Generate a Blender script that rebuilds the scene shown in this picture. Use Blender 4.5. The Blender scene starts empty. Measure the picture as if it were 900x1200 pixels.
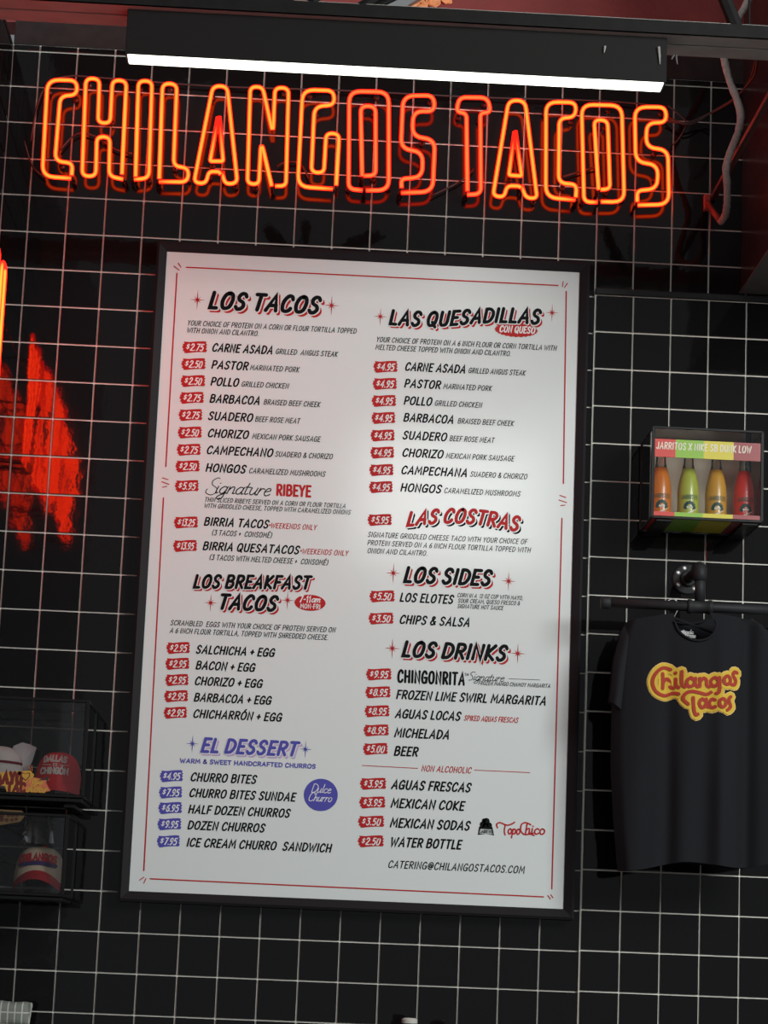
import bpy, bmesh, math, random
from mathutils import Vector, Matrix
random.seed(7)
PI = math.pi
C = bpy.context.scene.collection

# ------------------------------------------------------------------ camera, world, big lights, exposure
F_PX = 2789.36
YAW, PITCH, ROLL = 0.03294267, 0.18905407, 0.04083916
ZO = 3.665                                    # height of the grid origin above the floor
CAM = Vector((0.85183535, -6.70089942, -2.06509538 + ZO))
_f = Vector((math.sin(YAW)*math.cos(PITCH), math.cos(YAW)*math.cos(PITCH), math.sin(PITCH)))
_r = Vector((math.cos(YAW), -math.sin(YAW), 0)); _u = _r.cross(_f)
RV = math.cos(ROLL)*_r + math.sin(ROLL)*_u
UV = -math.sin(ROLL)*_r + math.cos(ROLL)*_u
cd = bpy.data.cameras.new('camera'); cam = bpy.data.objects.new('camera', cd); C.objects.link(cam)
cd.sensor_fit = 'VERTICAL'; cd.sensor_height = 36; cd.lens = F_PX/1200*36; cd.clip_start = .05
M = Matrix((RV, UV, -_f)).transposed().to_4x4(); M.translation = CAM; cam.matrix_world = M
bpy.context.scene.camera = cam
vs = bpy.context.scene.view_settings
vs.view_transform = 'Standard'; vs.look = 'None'; vs.gamma = 1; vs.use_curve_mapping = False; vs.exposure = 0.0
w = bpy.data.worlds.new('world'); bpy.context.scene.world = w; w.use_nodes = True
w.node_tree.nodes['Background'].inputs[0].default_value = (.9, .95, 1, 1)
w.node_tree.nodes['Background'].inputs[1].default_value = 0.20

def area(name, loc, target, sx, sy, power, col):
    l = bpy.data.lights.new(name, 'AREA'); l.shape = 'RECTANGLE'; l.size = sx; l.size_y = sy
    l.energy = power; l.color = col
    o = bpy.data.objects.new(name, l); C.objects.link(o); o.location = loc
    o.rotation_euler = (Vector(target)-Vector(loc)).to_track_quat('-Z', 'Y').to_euler()
    return o
area('room_lamp', (4.6, -5.2, 4.3), (1.0, 0, 2.0), 2.0, 2.0, 300, (.93, 1, .97))
area('room_lamp', (-3.4, -5.6, 4.3), (1.0, 0, 2.0), 2.0, 2.0, 145, (.93, 1, .97))
area('room_lamp', (1.68, -6.5, 4.20), (1.68, 0, 3.6), 1.05, .70, 24, (.95, 1, .97))

def at(px, py, Y=0.0):
    """the point of the vertical plane y=Y seen at this pixel of the 900x1200 photograph"""
    d = _f*F_PX + RV*(px-450) - UV*(py-600)
    return CAM + d*((Y-CAM.y)/d.y)
def toward(p, px, py):
    return p

# ------------------------------------------------------------------ materials
def mat(name, col, rough=.5, metal=0, emit=None, es=0, alpha=None, trans=0, ior=1.45, coat=0, noise=0, nscale=20, bump=0, bscale=60, spec=.5):
    m = bpy.data.materials.new(name); m.use_nodes = True
    nt = m.node_tree; b = nt.nodes['Principled BSDF']
    b.inputs['Base Color'].default_value = (*col, 1); b.inputs['Roughness'].default_value = rough
    b.inputs['Metallic'].default_value = metal; b.inputs['IOR'].default_value = ior
    b.inputs['Transmission Weight'].default_value = trans; b.inputs['Coat Weight'].default_value = coat
    b.inputs['Specular IOR Level'].default_value = spec
    if emit: b.inputs['Emission Color'].default_value = (*emit, 1); b.inputs['Emission Strength'].default_value = es
    if noise or bump:
        tc = nt.nodes.new('ShaderNodeTexCoord')
    if noise:
        n = nt.nodes.new('ShaderNodeTexNoise'); n.inputs['Scale'].default_value = nscale; n.inputs['Detail'].default_value = 6
        r = nt.nodes.new('ShaderNodeMapRange'); r.inputs[3].default_value = 1-noise; r.inputs[4].default_value = 1+noise
        v = nt.nodes.new('ShaderNodeVectorMath'); v.operation = 'SCALE'; v.inputs[0].default_value = col
        nt.links.new(tc.outputs['Object'], n.inputs['Vector']); nt.links.new(n.outputs[0], r.inputs[0])
        nt.links.new(r.outputs[0], v.inputs['Scale']); nt.links.new(v.outputs[0], b.inputs['Base Color'])
    if bump:
        n2 = nt.nodes.new('ShaderNodeTexNoise'); n2.inputs['Scale'].default_value = bscale; n2.inputs['Detail'].default_value = 3
        bp = nt.nodes.new('ShaderNodeBump'); bp.inputs['Strength'].default_value = 1; bp.inputs['Distance'].default_value = bump
        nt.links.new(tc.outputs['Object'], n2.inputs['Vector']); nt.links.new(n2.outputs[0], bp.inputs['Height'])
        nt.links.new(bp.outputs[0], b.inputs['Normal'])
    return m
def clear_mat(name, tint=(1, 1, 1), gloss=.08, rough=.03):
    m = bpy.data.materials.new(name); m.use_nodes = True; nt = m.node_tree; nt.nodes.clear()
    o = nt.nodes.new('ShaderNodeOutputMaterial'); t = nt.nodes.new('ShaderNodeBsdfTransparent'); t.inputs[0].default_value = (*tint, 1)
    g = nt.nodes.new('ShaderNodeBsdfGlossy'); g.inputs[1].default_value = rough
    mx = nt.nodes.new('ShaderNodeMixShader'); fr = nt.nodes.new('ShaderNodeFresnel'); fr.inputs[0].default_value = 1.45
    a = nt.nodes.new('ShaderNodeMath'); a.operation = 'MULTIPLY'; a.inputs[1].default_value = gloss/.04
    nt.links.new(fr.outputs[0], a.inputs[0]); nt.links.new(a.outputs[0], mx.inputs[0])
    nt.links.new(t.outputs[0], mx.inputs[1]); nt.links.new(g.outputs[0], mx.inputs[2]); nt.links.new(mx.outputs[0], o.inputs[0])
    return m
def neon_mat(name, core, rim, s):
    m = bpy.data.materials.new(name); m.use_nodes = True; nt = m.node_tree; nt.nodes.clear()
    o = nt.nodes.new('ShaderNodeOutputMaterial'); e = nt.nodes.new('ShaderNodeEmission'); e.inputs[1].default_value = s
    lw = nt.nodes.new('ShaderNodeLayerWeight'); lw.inputs[0].default_value = .5
    cr = nt.nodes.new('ShaderNodeValToRGB'); cr.color_ramp.elements[0].position = .06; cr.color_ramp.elements[0].color = (*core, 1)
    cr.color_ramp.elements[1].position = .40; cr.color_ramp.elements[1].color = (*rim, 1)
    nt.links.new(lw.outputs['Facing'], cr.inputs[0]); nt.links.new(cr.outputs[0], e.inputs[0]); nt.links.new(e.outputs[0], o.inputs[0])
    return m

TILE = mat('glossy_black_tile', (.0050, .0046, .0050), rough=.045, bump=.00035, bscale=16, spec=.5)
GROUT = mat('pale_grout', (.72, .67, .62), rough=.9, noise=.25, nscale=9)
GROUT2 = mat('pale_grout_bright', (.86, .82, .74), rough=.9, noise=.12, nscale=9)
BLACKP = mat('black_paint', (.010, .010, .011), rough=.4, spec=.2)
FRAMEM = mat('frame_black', (.016, .014, .016), rough=.55, spec=.12)
PANEL = mat('menu_white', (.66, .69, .69), rough=.13, spec=.5)
INK = mat('ink_black', (.004, .004, .005), rough=.5, spec=.1)
RED = mat('ink_red', (.42, .012, .014), rough=.45, spec=.2)
PURPLE = mat('ink_purple', (.075, .07, .36), rough=.45, spec=.2)
LILAC = mat('ink_lilac', (.50, .34, .56), rough=.45, spec=.2)
WHITE = mat('ink_white', (.72, .72, .72), rough=.45, spec=.2)
NEON = neon_mat('neon_tube_yellow', (1, .060, .006), (.28, .003, .0015), 9)
NEON3 = neon_mat('neon_tube_deep', (1, .028, .003), (.35, .002, .001), 24)
NEON2 = neon_mat('neon_tube_orange', (1, .036, .008), (.36, .003, .002), 7.0)
TUBEOFF = mat('blacked_glass', (.03, .012, .012), rough=.2)
CABLE = mat('dark_cable', (.05, .03, .03), rough=.5)
STEEL = mat('black_steel', (.012, .011, .011), rough=.6, noise=.4, nscale=30, spec=.12)
CHORDM = mat('joist_steel_lit', (.34, .32, .30), spec=.1, rough=.7, noise=.25, nscale=12)  # light on the joist underside is raised into this pale colour
DUST = mat('grey_dust', (.30, .28, .27), rough=1, noise=.3, nscale=60)
LED = mat('led_diffuser', (1, 1, .95), rough=.5, emit=(1, 1, .86), es=3.2)
HOUSING = mat('lamp_housing', (.013, .012, .012), rough=.6, spec=.12)
MAROON = mat('maroon_wall', (.20, .035, .033), rough=.8, noise=.5, nscale=5, bump=.004, bscale=30)
FABRIC = mat('black_cotton', (.0125, .0128, .0155), rough=.95, spec=.2)
FABRIC2 = mat('black_cotton_rib', (.016, .016, .019), rough=.95, spec=.2, bump=.0005, bscale=400)
IRON = mat('black_iron_pipe', (.018, .018, .020), rough=.6, noise=.2, nscale=40, spec=.3)
SCREWM = mat('bright_screw', (.75, .75, .73), rough=.25, metal=.6)
ACRYL = clear_mat('clear_acrylic', (.97, .97, .97), .06)
SMOKE = clear_mat('smoky_acrylic', (.82, .81, .80), .06)
BAGM = clear_mat('clear_bag', (.95, .95, .95), .35, .15)
FLOOR = mat('floor_concrete', (.12, .115, .11), rough=.6, noise=.2, nscale=3)
CEIL = mat('ceiling_paint', (.05, .02, .02), rough=.9)

# ------------------------------------------------------------------ object helpers
def meta(o, label=None, cat=None, group=None, kind=None):
    if label: o['label'] = label
    if cat: o['category'] = cat
    if group: o['group'] = group
    if kind: o['kind'] = kind
    return o
def wloc(o):
    v = Vector((0, 0, 0))
    while o: v += o.location; o = o.parent
    return v
class MB:
    """collects polygons given in world coordinates; one mesh object"""
    def __init__(s): s.v = []; s.f = []; s.m = []
    def add(s, vs_, fs, mi=0):
        k = len(s.v); s.v += [tuple(a) for a in vs_]
        for f in fs: s.f.append([k+i for i in f]); s.m.append(mi)
        return s
    def box(s, a, b, bev=0, mi=0):
        x0, y0, z0 = [min(a[i], b[i]) for i in range(3)]; x1, y1, z1 = [max(a[i], b[i]) for i in range(3)]
        if bev <= 0:
            vv = [(x, y, z) for x in (x0, x1) for y in (y0, y1) for z in (z0, z1)]
            return s.add(vv, [(0, 1, 3, 2), (4, 6, 7, 5), (0, 4, 5, 1), (2, 3, 7, 6), (0, 2, 6, 4), (1, 5, 7, 3)], mi)
        c = bev; vv = []; idx = {}
        for i, x in enumerate((x0, x1)):
            for j, y in enumerate((y0, y1)):
                for k, z in enumerate((z0, z1)):
                    sx = c if i == 0 else -c; sy = c if j == 0 else -c; sz = c if k == 0 else -c
                    for ax, p in enumerate(((x, y+sy, z+sz), (x+sx, y, z+sz), (x+sx, y+sy, z))):
                        idx[i, j, k, ax] = len(vv); vv.append(p)
        q = lambda *t: [idx[a] for a in t]
        fs = []
        for i in (0, 1): fs.append(q((i,0,0,0),(i,1,0,0),(i,1,1,0),(i,0,1,0)))
        for j in (0, 1): fs.append(q((0,j,0,1),(1,j,0,1),(1,j,1,1),(0,j,1,1)))
        for k in (0, 1): fs.append(q((0,0,k,2),(1,0,k,2),(1,1,k,2),(0,1,k,2)))
        for j in (0, 1):
            for k in (0, 1): fs.append(q((0,j,k,1),(1,j,k,1),(1,j,k,2),(0,j,k,2)))
        for i in (0, 1):
            for k in (0, 1): fs.append(q((i,0,k,0),(i,1,k,0),(i,1,k,2),(i,0,k,2)))
        for i in (0, 1):
            for j in (0, 1): fs.append(q((i,j,0,0),(i,j,1,0),(i,j,1,1),(i,j,0,1)))
        for i in (0, 1):
            for j in (0, 1):
                for k in (0, 1): fs.append(q((i,j,k,0),(i,j,k,1),(i,j,k,2)))
        return s.add(vv, fs, mi)
    def tube(s, pts, r, n=8, mi=0, cap=True, closed=False):
        pts = [Vector(p) for p in pts]; N = len(pts)
        rs = r if isinstance(r, (list, tuple)) else [r]*N
        ref = None; rings = []
        for i, p in enumerate(pts):
            if closed: t = (pts[(i+1) % N]-pts[i-1])
            else: t = (pts[min(i+1, N-1)]-pts[max(i-1, 0)])
            t.normalize()
            if ref is None:
                ref = t.orthogonal().normalized()
            ref = (ref - t*ref.dot(t)).normalized(); b = t.cross(ref)
            rings.append([p + (ref*math.cos(2*PI*k/n)+b*math.sin(2*PI*k/n))*rs[i] for k in range(n)])
        vv = [q for rg in rings for q in rg]; fs = []
        for i in range(N if closed else N-1):
            j = (i+1) % N
            for k in range(n): fs.append((i*n+k, i*n+(k+1) % n, j*n+(k+1) % n, j*n+k))
        if cap and not closed: fs += [tuple(range(n))[::-1], tuple((N-1)*n+k for k in range(n))]
        return s.add(vv, fs, mi)
    def lathe(s, c, prof, n=20, mi=0, axis='z'):
        vv = []
        for r, h in prof:
            for k in range(n):
                a = 2*PI*k/n; x, y = r*math.cos(a), r*math.sin(a)
                if axis == 'z': vv.append((c[0]+x, c[1]+y, c[2]+h))
                elif axis == 'y': vv.append((c[0]+x, c[1]+h, c[2]+y))
                else: vv.append((c[0]+h, c[1]+x, c[2]+y))
        fs = [(i*n+k, i*n+(k+1) % n, (i+1)*n+(k+1) % n, (i+1)*n+k) for i in range(len(prof)-1) for k in range(n)]
        fs += [tuple(range(n)), tuple((len(prof)-1)*n+k for k in range(n))]
        return s.add(vv, fs, mi)
    def grid(s, fn, nu, nv, mi=0):
        vv = [fn(i/nu, j/nv) for j in range(nv+1) for i in range(nu+1)]
        return s.add(vv, [(j*(nu+1)+i, j*(nu+1)+i+1, (j+1)*(nu+1)+i+1, (j+1)*(nu+1)+i) for j in range(nv) for i in range(nu)], mi)
    def obj(s, name, mats, parent=None, loc=None, smooth=False, fixn=True):
        me = bpy.data.meshes.new(name)
        base = wloc(parent) if parent else Vector((0, 0, 0)); L = Vector(loc) if loc is not None else base.copy()
        me.from_pydata([(x-L.x, y-L.y, z-L.z) for x, y, z in s.v], [], s.f)
        for m_ in (mats if isinstance(mats, (list, tuple)) else [mats]): me.materials.append(m_)
        me.polygons.foreach_set('material_index', s.m)
        if fixn:
            bm = bmesh.new(); bm.from_mesh(me); bmesh.ops.recalc_face_normals(bm, faces=bm.faces); bm.to_mesh(me); bm.free()
        if smooth: me.shade_smooth()
        o = bpy.data.objects.new(name, me); C.objects.link(o); o.parent = parent; o.location = L-base
        return o
def thing(name, loc, label, cat, group=None):
    o = bpy.data.objects.new(name, None); C.objects.link(o); o.location = loc; o.empty_display_size = .05
    return meta(o, label, cat, group)

# ------------------------------------------------------------------ stroke font (cap height 1)
FONT = {
'A': (.68, "0,0 .4,1 .62,0|.14,.33 .56,.35"), 'B': (.6, ".05,0 .05,1|~.05,1 .38,1 .52,.8 .4,.58 .08,.53|~.08,.53 .45,.52 .58,.28 .42,.02 .05,0"),
'C': (.58, "~.56,.78 .48,.96 .28,1 .08,.75 .02,.4 .1,.08 .3,0 .48,.07 .56,.2"), 'D': (.62, ".05,0 .05,1|~.05,1 .35,.97 .58,.75 .6,.4 .4,.06 .05,0"),
'E': (.48, ".48,1 .05,1 .05,0 .48,0|.05,.52 .4,.52"), 'F': (.46, ".48,1 .05,1 .05,0|.05,.5 .4,.5"),
'G': (.62, "~.57,.8 .48,.97 .28,1 .08,.75 .02,.4 .1,.08 .3,0 .5,.08 .57,.3|.34,.45 .6,.45 .56,.04"), 'H': (.62, ".05,0 .05,1|.57,0 .57,1|.05,.5 .57,.5"),
'I': (.12, ".06,0 .06,1"), 'J': (.44, "~.4,1 .4,.5 .37,.12 .22,0 .04,.14"), 'K': (.56, ".05,0 .05,1|.52,1 .08,.45 .55,0"),
'L': (.44, ".05,1 .05,0 .44,0"), 'M': (.78, ".02,0 .1,1 .39,.3 .68,1 .76,0"), 'N': (.62, ".05,0 .05,1 .57,0 .57,1"),
'O': (.64, "~.34,1 .12,.86 .02,.45 .12,.08 .32,0 .54,.14 .62,.55 .54,.9 .34,1"), 'P': (.54, ".05,0 .05,1|~.05,1 .4,.98 .53,.74 .4,.48 .06,.43"),
'Q': (.66, "~.34,1 .12,.86 .02,.45 .12,.08 .32,0 .54,.14 .62,.55 .54,.9 .34,1|.36,.26 .62,-.12"),
'R': (.56, ".05,0 .05,1|~.05,1 .4,.98 .53,.76 .4,.52 .06,.47|.25,.47 .55,0"),
'S': (.54, "~.52,.82 .42,.98 .22,1 .08,.82 .13,.6 .4,.43 .48,.2 .34,.02 .14,0 .02,.15"), 'T': (.54, "0,1 .55,1|.28,1 .26,0"),
'U': (.6, "~.05,1 .04,.6 .06,.2 .16,.02 .32,0 .48,.05 .55,.3 .56,.7 .57,1"), 'V': (.58, "0,1 .26,0 .58,1"), 'W': (.86, "0,1 .2,0 .43,.78 .62,0 .86,1"),
'X': (.58, "0,1 .56,0|.56,1 0,0"), 'Y': (.56, "0,1 .28,.48 .56,1|.28,.48 .26,0"), 'Z': (.54, "0,1 .54,1 0,0 .54,0"),
'0': (.54, "~.27,1 .1,.86 .02,.45 .1,.08 .27,0 .44,.12 .52,.55 .44,.9 .27,1"), '1': (.2, "0,.78 .14,1 .12,0"),
'2': (.52, "~.03,.78 .12,.97 .3,1 .46,.85 .42,.6 .2,.3 .02,0|.02,0 .52,0"), '3': (.5, ".03,1 .46,1 .22,.6|~.22,.6 .42,.54 .48,.3 .36,.04 .16,0 .01,.14"),
'4': (.54, ".36,0 .38,1 0,.32 .54,.32"), '5': (.5, ".48,1 .12,1 .07,.58|~.07,.58 .3,.64 .47,.46 .44,.16 .24,0 .02,.1"),
'6': (.5, "~.42,.98 .16,.75 .03,.35 .12,.04 .32,0 .48,.2 .44,.46 .26,.54 .06,.38"), '7': (.48, "0,1 .48,1 .14,0"),
'8': (.56, "~.3,1 .12,.9 .12,.66 .28,.55 .46,.66 .48,.9 .3,1|~.28,.55 .06,.42 .03,.14 .26,0 .5,.12 .5,.4 .28,.55"),
'9': (.5, "~.45,.62 .24,.46 .06,.58 .04,.84 .2,1 .4,.95 .47,.65 .38,.25 .12,0"),
'$': (.4, "~.36,.72 .26,.82 .1,.76 .08,.6 .3,.44 .3,.24 .14,.18 .02,.28|.2,.94 .18,.06"), '.': (.08, ".03,.02 .05,.05"), ',': (.1, ".06,.08 .0,-.14"),
'+': (.4, ".2,.18 .2,.7|0,.44 .4,.44"), '-': (.24, "0,.45 .24,.45"), '*': (.2, ".1,.4 .1,.7|0,.48 .2,.62|0,.62 .2,.48"), '(': (.2, "~.2,1.08 .03,.8 .02,.25 .14,-.08"),
')': (.2, "~.04,1.08 .2,.75 .18,.2 .02,-.08"), '&': (.62, "~.6,.05 .3,.5 .14,.78 .22,.98 .4,.95 .4,.75 .12,.45 .02,.2 .18,0 .4,.08 .58,.42"),
'@': (.8, "~.56,.62 .38,.7 .26,.5 .3,.28 .46,.3 .56,.6 .54,.28 .7,.3 .78,.6 .6,.94 .3,.95 .06,.65 .06,.25 .3,0 .6,.03"), "'": (.1, ".05,1 .03,.78"),
'é': (.48, ".48,1 .05,1 .05,0 .48,0|.05,.52 .4,.52|.22,1.15 .36,1.32"), 'ó': (.64, "~.34,1 .12,.86 .02,.45 .12,.08 .32,0 .54,.14 .62,.55 .54,.9 .34,1|.3,1.14 .44,1.32"),
# lower case, rounded
'a': (.46, "~.4,.42 .22,.5 .04,.3 .1,.04 .28,.04 .4,.3|~.42,.5 .38,.2 .42,.02 .5,.06"), 'c': (.4, "~.38,.42 .22,.5 .04,.3 .1,.04 .26,0 .4,.1"),
'e': (.4, "~.06,.26 .34,.34 .3,.48 .16,.48 .04,.26 .12,.02 .28,.0 .4,.1"), 'g': (.46, "~.4,.42 .22,.5 .04,.3 .1,.04 .28,.04 .4,.3|~.42,.5 .38,.1 .34,-.28 .16,-.4 .02,-.26 .16,-.1 .46,.06"),
'h': (.46, "~.1,1 .08,.5 .06,0|~.07,.25 .2,.46 .34,.46 .36,.2 .36,.04 .48,.06"), 'i': (.2, "~.08,.5 .06,.2 .08,.02 .2,.08|.1,.7 .11,.72"),
'l': (.2, "~.12,1 .1,.5 .08,.1 .2,.06"), 'n': (.46, "~.06,.5 .06,.3 .04,0|~.06,.25 .2,.48 .34,.46 .36,.2 .36,.04 .48,.06"),
'o': (.44, "~.24,.5 .08,.42 .03,.2 .12,.02 .26,0 .4,.15 .4,.38 .24,.5"), 'p': (.46, ".08,.5 .02,-.4|~.08,.36 .22,.5 .4,.4 .4,.14 .24,0 .08,.08"),
'r': (.34, "~.08,.5 .06,.3 .03,0|~.07,.25 .18,.46 .34,.44"), 's': (.34, "~.34,.44 .2,.5 .08,.4 .16,.28 .3,.18 .22,.02 .02,.04"),
't': (.32, "~.14,.8 .1,.4 .12,.04 .3,.08|0,.52 .32,.52"), 'u': (.46, "~.06,.5 .03,.2 .12,.02 .26,.06 .38,.3|~.4,.5 .36,.2 .4,.02 .5,.06"),
'm': (.66, "~.05,.5 .04,.3 .02,0|~.05,.25 .17,.47 .28,.42 .28,0|~.3,.28 .42,.47 .54,.42 .54,.04 .64,.06"),
}
def catmull(p, seg=3):
    if len(p) < 3: return p
    closed = (Vector(p[0])-Vector(p[-1])).length < 1e-4
    out = []
    n = len(p)
    for i in range(n-1):
        a = p[i-1] if i > 0 else (p[-2] if closed else p[0]); b = p[i]; c = p[i+1]; d = p[i+2] if i+2 < n else (p[1] if closed else p[-1])
        for k in range(seg):
            t = k/seg; t2, t3 = t*t, t*t*t
            out.append(tuple(.5*(2*b[j]+(c[j]-a[j])*t+(2*a[j]-5*b[j]+4*c[j]-d[j])*t2+(3*b[j]-a[j]-3*c[j]+d[j])*t3) for j in range(len(b))))
    out.append(tuple(p[-1])); return out
PARSED = {}
for ch, (wd, spec_) in FONT.items():
    st = []
    for s_ in spec_.split('|'):
        sm = s_.startswith('~'); q = [tuple(float(t) for t in a.split(',')) for a in s_.lstrip('~').split()]
        st.append(catmull(q, 3) if sm else q)
    PARSED[ch] = (wd, st)
def layout(text, gap=.25, space=.36):
    out = []; x = 0
    for ch in text:
        if ch == ' ': x += space; continue
        wd, st = PARSED[ch]
        for s_ in st: out.append([(x+a, b) for a, b in s_])
        x += wd+gap
    return out, x-gap
_lift = [0]
def ribbon(mb, pts, wid, mp, mi=0, lift=0, caps=True):
    """flat ribbon along 2-D points, mapped by mp(u, v, lift) into the world"""
    _lift[0] = (_lift[0]+1) % 12; L = lift+_lift[0]*6e-6
    h = wid/2; n = len(pts); L_, R_ = [], []
    for i in range(n):
        p = Vector(pts[i][:2])
        d0 = (Vector(pts[i][:2])-Vector(pts[i-1][:2])) if i > 0 else None
        d1 = (Vector(pts[i+1][:2])-Vector(pts[i][:2])) if i < n-1 else None
        if d0 is not None and d0.length < 1e-9: d0 = d1
        if d1 is not None and d1.length < 1e-9: d1 = d0
        if d0 is None: d0 = d1
        if d1 is None: d1 = d0
        if d0 is None or d0.length < 1e-9: d0 = d1 = Vector((1, 0))
        a, b = d0.normalized(), d1.normalized(); t = a+b
        t = b if t.length < .3 else t.normalized()
        nn = Vector((-t.y, t.x)); k = h/max(.45, abs(nn.dot(Vector((-b.y, b.x)))))
        L_.append(p+nn*k); R_.append(p-nn*k)
    vv = [mp(q.x, q.y, L) for q in L_]+[mp(q.x, q.y, L) for q in R_]
    mb.add(vv, [(i, i+1, n+i+1, n+i) for i in range(n-1)], mi)
    if caps:
        for e, q in ((0, 1), (n-1, n-2)):
            p = Vector(pts[e][:2]); d = p-Vector(pts[q][:2])
            if d.length < 1e-9: d = Vector((1, 0))
            a0 = math.atan2(d.y, d.x)-PI/2
            mb.add([mp(p.x+h*math.cos(a0+PI*k/4), p.y+h*math.sin(a0+PI*k/4), L) for k in range(5)], [(0, 1, 2, 3, 4)], mi)
def write(mb, text, o, right, up, width, height, wt, mp, mi=0, slant=.2, lift=0, gap=.25, space=.36, warp=None, off=(0, 0)):
    """o: 2-D origin of the baseline; right/up: 2-D unit vectors; wt: stroke weight as a share of the cap height"""
    st, W = layout(text, gap, space); sx = (width-slant*height*.8)/W if W else 1
    for s_ in st:
        q = []
        for a, b in s_:
            x = a*sx+slant*b*height; y = b*height
            if warp: y += warp(a/W)*height
            q.append((o[0]+right[0]*x+up[0]*y+off[0], o[1]+right[1]*x+up[1]*y+off[1]))
        ribbon(mb, q, wt*height, mp, mi, lift)

# ------------------------------------------------------------------ setting: tiled walls
P = .111
GL = .0048                    # joint width
MENU = (.382, 1.643, -1.915, -.022)
def tile_mesh(wd, ht, name='tile', t=.008):
    mb = MB(); g = .0009
    y0, y1 = -t, 0
    hw, hh = wd/2, ht/2
    vv = [(-hw, y1, -hh), (hw, y1, -hh), (hw, y1, hh), (-hw, y1, hh), (-hw, y0+g, -hh), (hw, y0+g, -hh), (hw, y0+g, hh), (-hw, y0+g, hh),
          (-hw+g, y0, -hh+g), (hw-g, y0, -hh+g), (hw-g, y0, hh-g), (-hw+g, y0, hh-g)]
    fs = [(0, 1, 5, 4), (1, 2, 6, 5), (2, 3, 7, 6), (3, 0, 4, 7), (4, 5, 9, 8), (5, 6, 10, 9), (6, 7, 11, 10), (7, 4, 8, 11), (8, 9, 10, 11)]
    me = bpy.data.meshes.new(name); me.from_pydata(vv, [], fs); me.materials.append(TILE); return me
FULL = tile_mesh(P-GL, P-GL)
def tile_obj(me, loc, parent, rz=0):
    o = bpy.data.objects.new('tile', me); C.objects.link(o); o.parent = parent
    o.location = Vector(loc)-wloc(parent)
    o.rotation_euler = (random.gauss(0, .0028), random.gauss(0, .0012), rz+random.gauss(0, .0028))
    return o
def proj(p):
    d = Vector(p)-CAM; z = d.dot(_f); return 450+F_PX*d.dot(RV)/z, 600-F_PX*d.dot(UV)/z
def joined(me, locs, parent, rz=0):
    mb = MB()
    for c, m_ in locs:
        rot = Matrix.Rotation(rz, 3, 'Z')
        mb.add([Vector(c)+rot @ v.co for v in m_.vertices], [list(p.vertices) for p in m_.polygons])
    o = mb.obj('tile_field', TILE, parent, fixn=False); return meta(o, kind='stuff')

TOPZ = .575                   # top of the tiles (grid coordinates)
LX = -.080                    # the left wall plane
wb = MB().box((LX, .0062, -3.665+ZO), (2.75, .09, TOPZ+ZO)).obj('wall_back', GROUT, None, (1.3, .09, ZO-3.665)); meta(wb, kind='structure')
vis = []; hid = []
for i in range(-1, 25):
    for j in range(-6, 33):
        x0, x1 = i*P, (i+1)*P; z1, z0 = -j*P, -(j+1)*P
        x0 = max(x0, LX); z1 = min(z1, TOPZ)
        if z1-z0 < .012 or x1-x0 < .02: continue
        if x1 > 2.75: continue
        if x0 > 14.9*P and z1 < -.1: continue           # covered by the forward tiled panel
        me = FULL if (x1-x0 > P-.001 and z1-z0 > P-.001) else tile_mesh(x1-x0-GL, z1-z0-GL)
        c = ((x0+x1)/2, .008-.008, (z0+z1)/2+ZO)
        px, py = proj(c)
        inside = -24 < px < 924 and -24 < py < 1224
        behind = MENU[0] < x0 and x1 < MENU[1] and MENU[2] < z0 and z1 < MENU[3]
        (vis if inside and not behind else hid).append((c, me))
vis.sort(key=lambda t: -t[0][2]*0)
for c, me in vis[:300]: tile_obj(me, (c[0], .008, c[2]), wb)
joined(None, [((c[0], .008, c[2]), me) for c, me in hid+vis[300:]], wb)

# forward tiled panel on the right
RX = 15*P-.001; RZ = -.090; RY = -.012
wr = MB().box((RX, RY+.0062, ZO-3.665), (2.75, -.0005, RZ+ZO)).obj('wall_right', GROUT2, None, (2.2, 0, ZO-3.665)); meta(wr, kind='structure')
vis = []; hid = []
for i in range(0, 10):
    for j in range(0, 33):
        x0 = RX+.002+i*P; x1 = x0+P; z1 = -.108-j*P; z0 = z1-P
        if x1 > 2.75: continue
        c = ((x0+x1)/2, RY+.008, (z0+z1)/2+ZO); px, py = proj(c)
        (vis if -24 < px < 924 and py < 1224 else hid).append((c, FULL))
for c, me in vis: tile_obj(me, c, wr)
joined(None, hid, wr)
tr = MB().box((RX, RY-.004, -.1075+ZO), (2.75, RY+.006, RZ+.002+ZO), .002).obj('trim_1', BLACKP, None, (2.2, RY, RZ+ZO)); meta(tr, kind='structure')

# left wall with its tiles
wl = MB().box((LX-.09, -3.4, ZO-3.665), (LX+.0012-.008, .0068, TOPZ+ZO)).obj('wall_left', GROUT, None, (LX-.05, -1.6, ZO-3.665)); meta(wl, kind='structure')
vis = []; hid = []
for i in range(0, 30):
    for j in range(-6, 33):
        z1, z0 = -j*P, -(j+1)*P; z1 = min(z1, TOPZ)
        if z1-z0 < .012: continue
        y1 = -i*P+.004; y0 = y1-P
        me = FULL if z1-z0 > P-.001 else tile_mesh(P-GL, z1-z0-GL)
        c = (LX-.008, (y0+y1)/2, (z0+z1)/2+ZO); px, py = proj((LX, y1, c[2]))
        (vis if (px > -6 and 10 < py < 430) else hid).append((c, me))
for c, me in vis: tile_obj(me, c, wl, PI/2)
joined(None, hid, wl, PI/2)

fl = MB().box((-2.5, -8.5, -.1), (5.5, .09, 0)).obj('floor', FLOOR, None, (1, -3, 0)); meta(fl, kind='structure')
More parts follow.
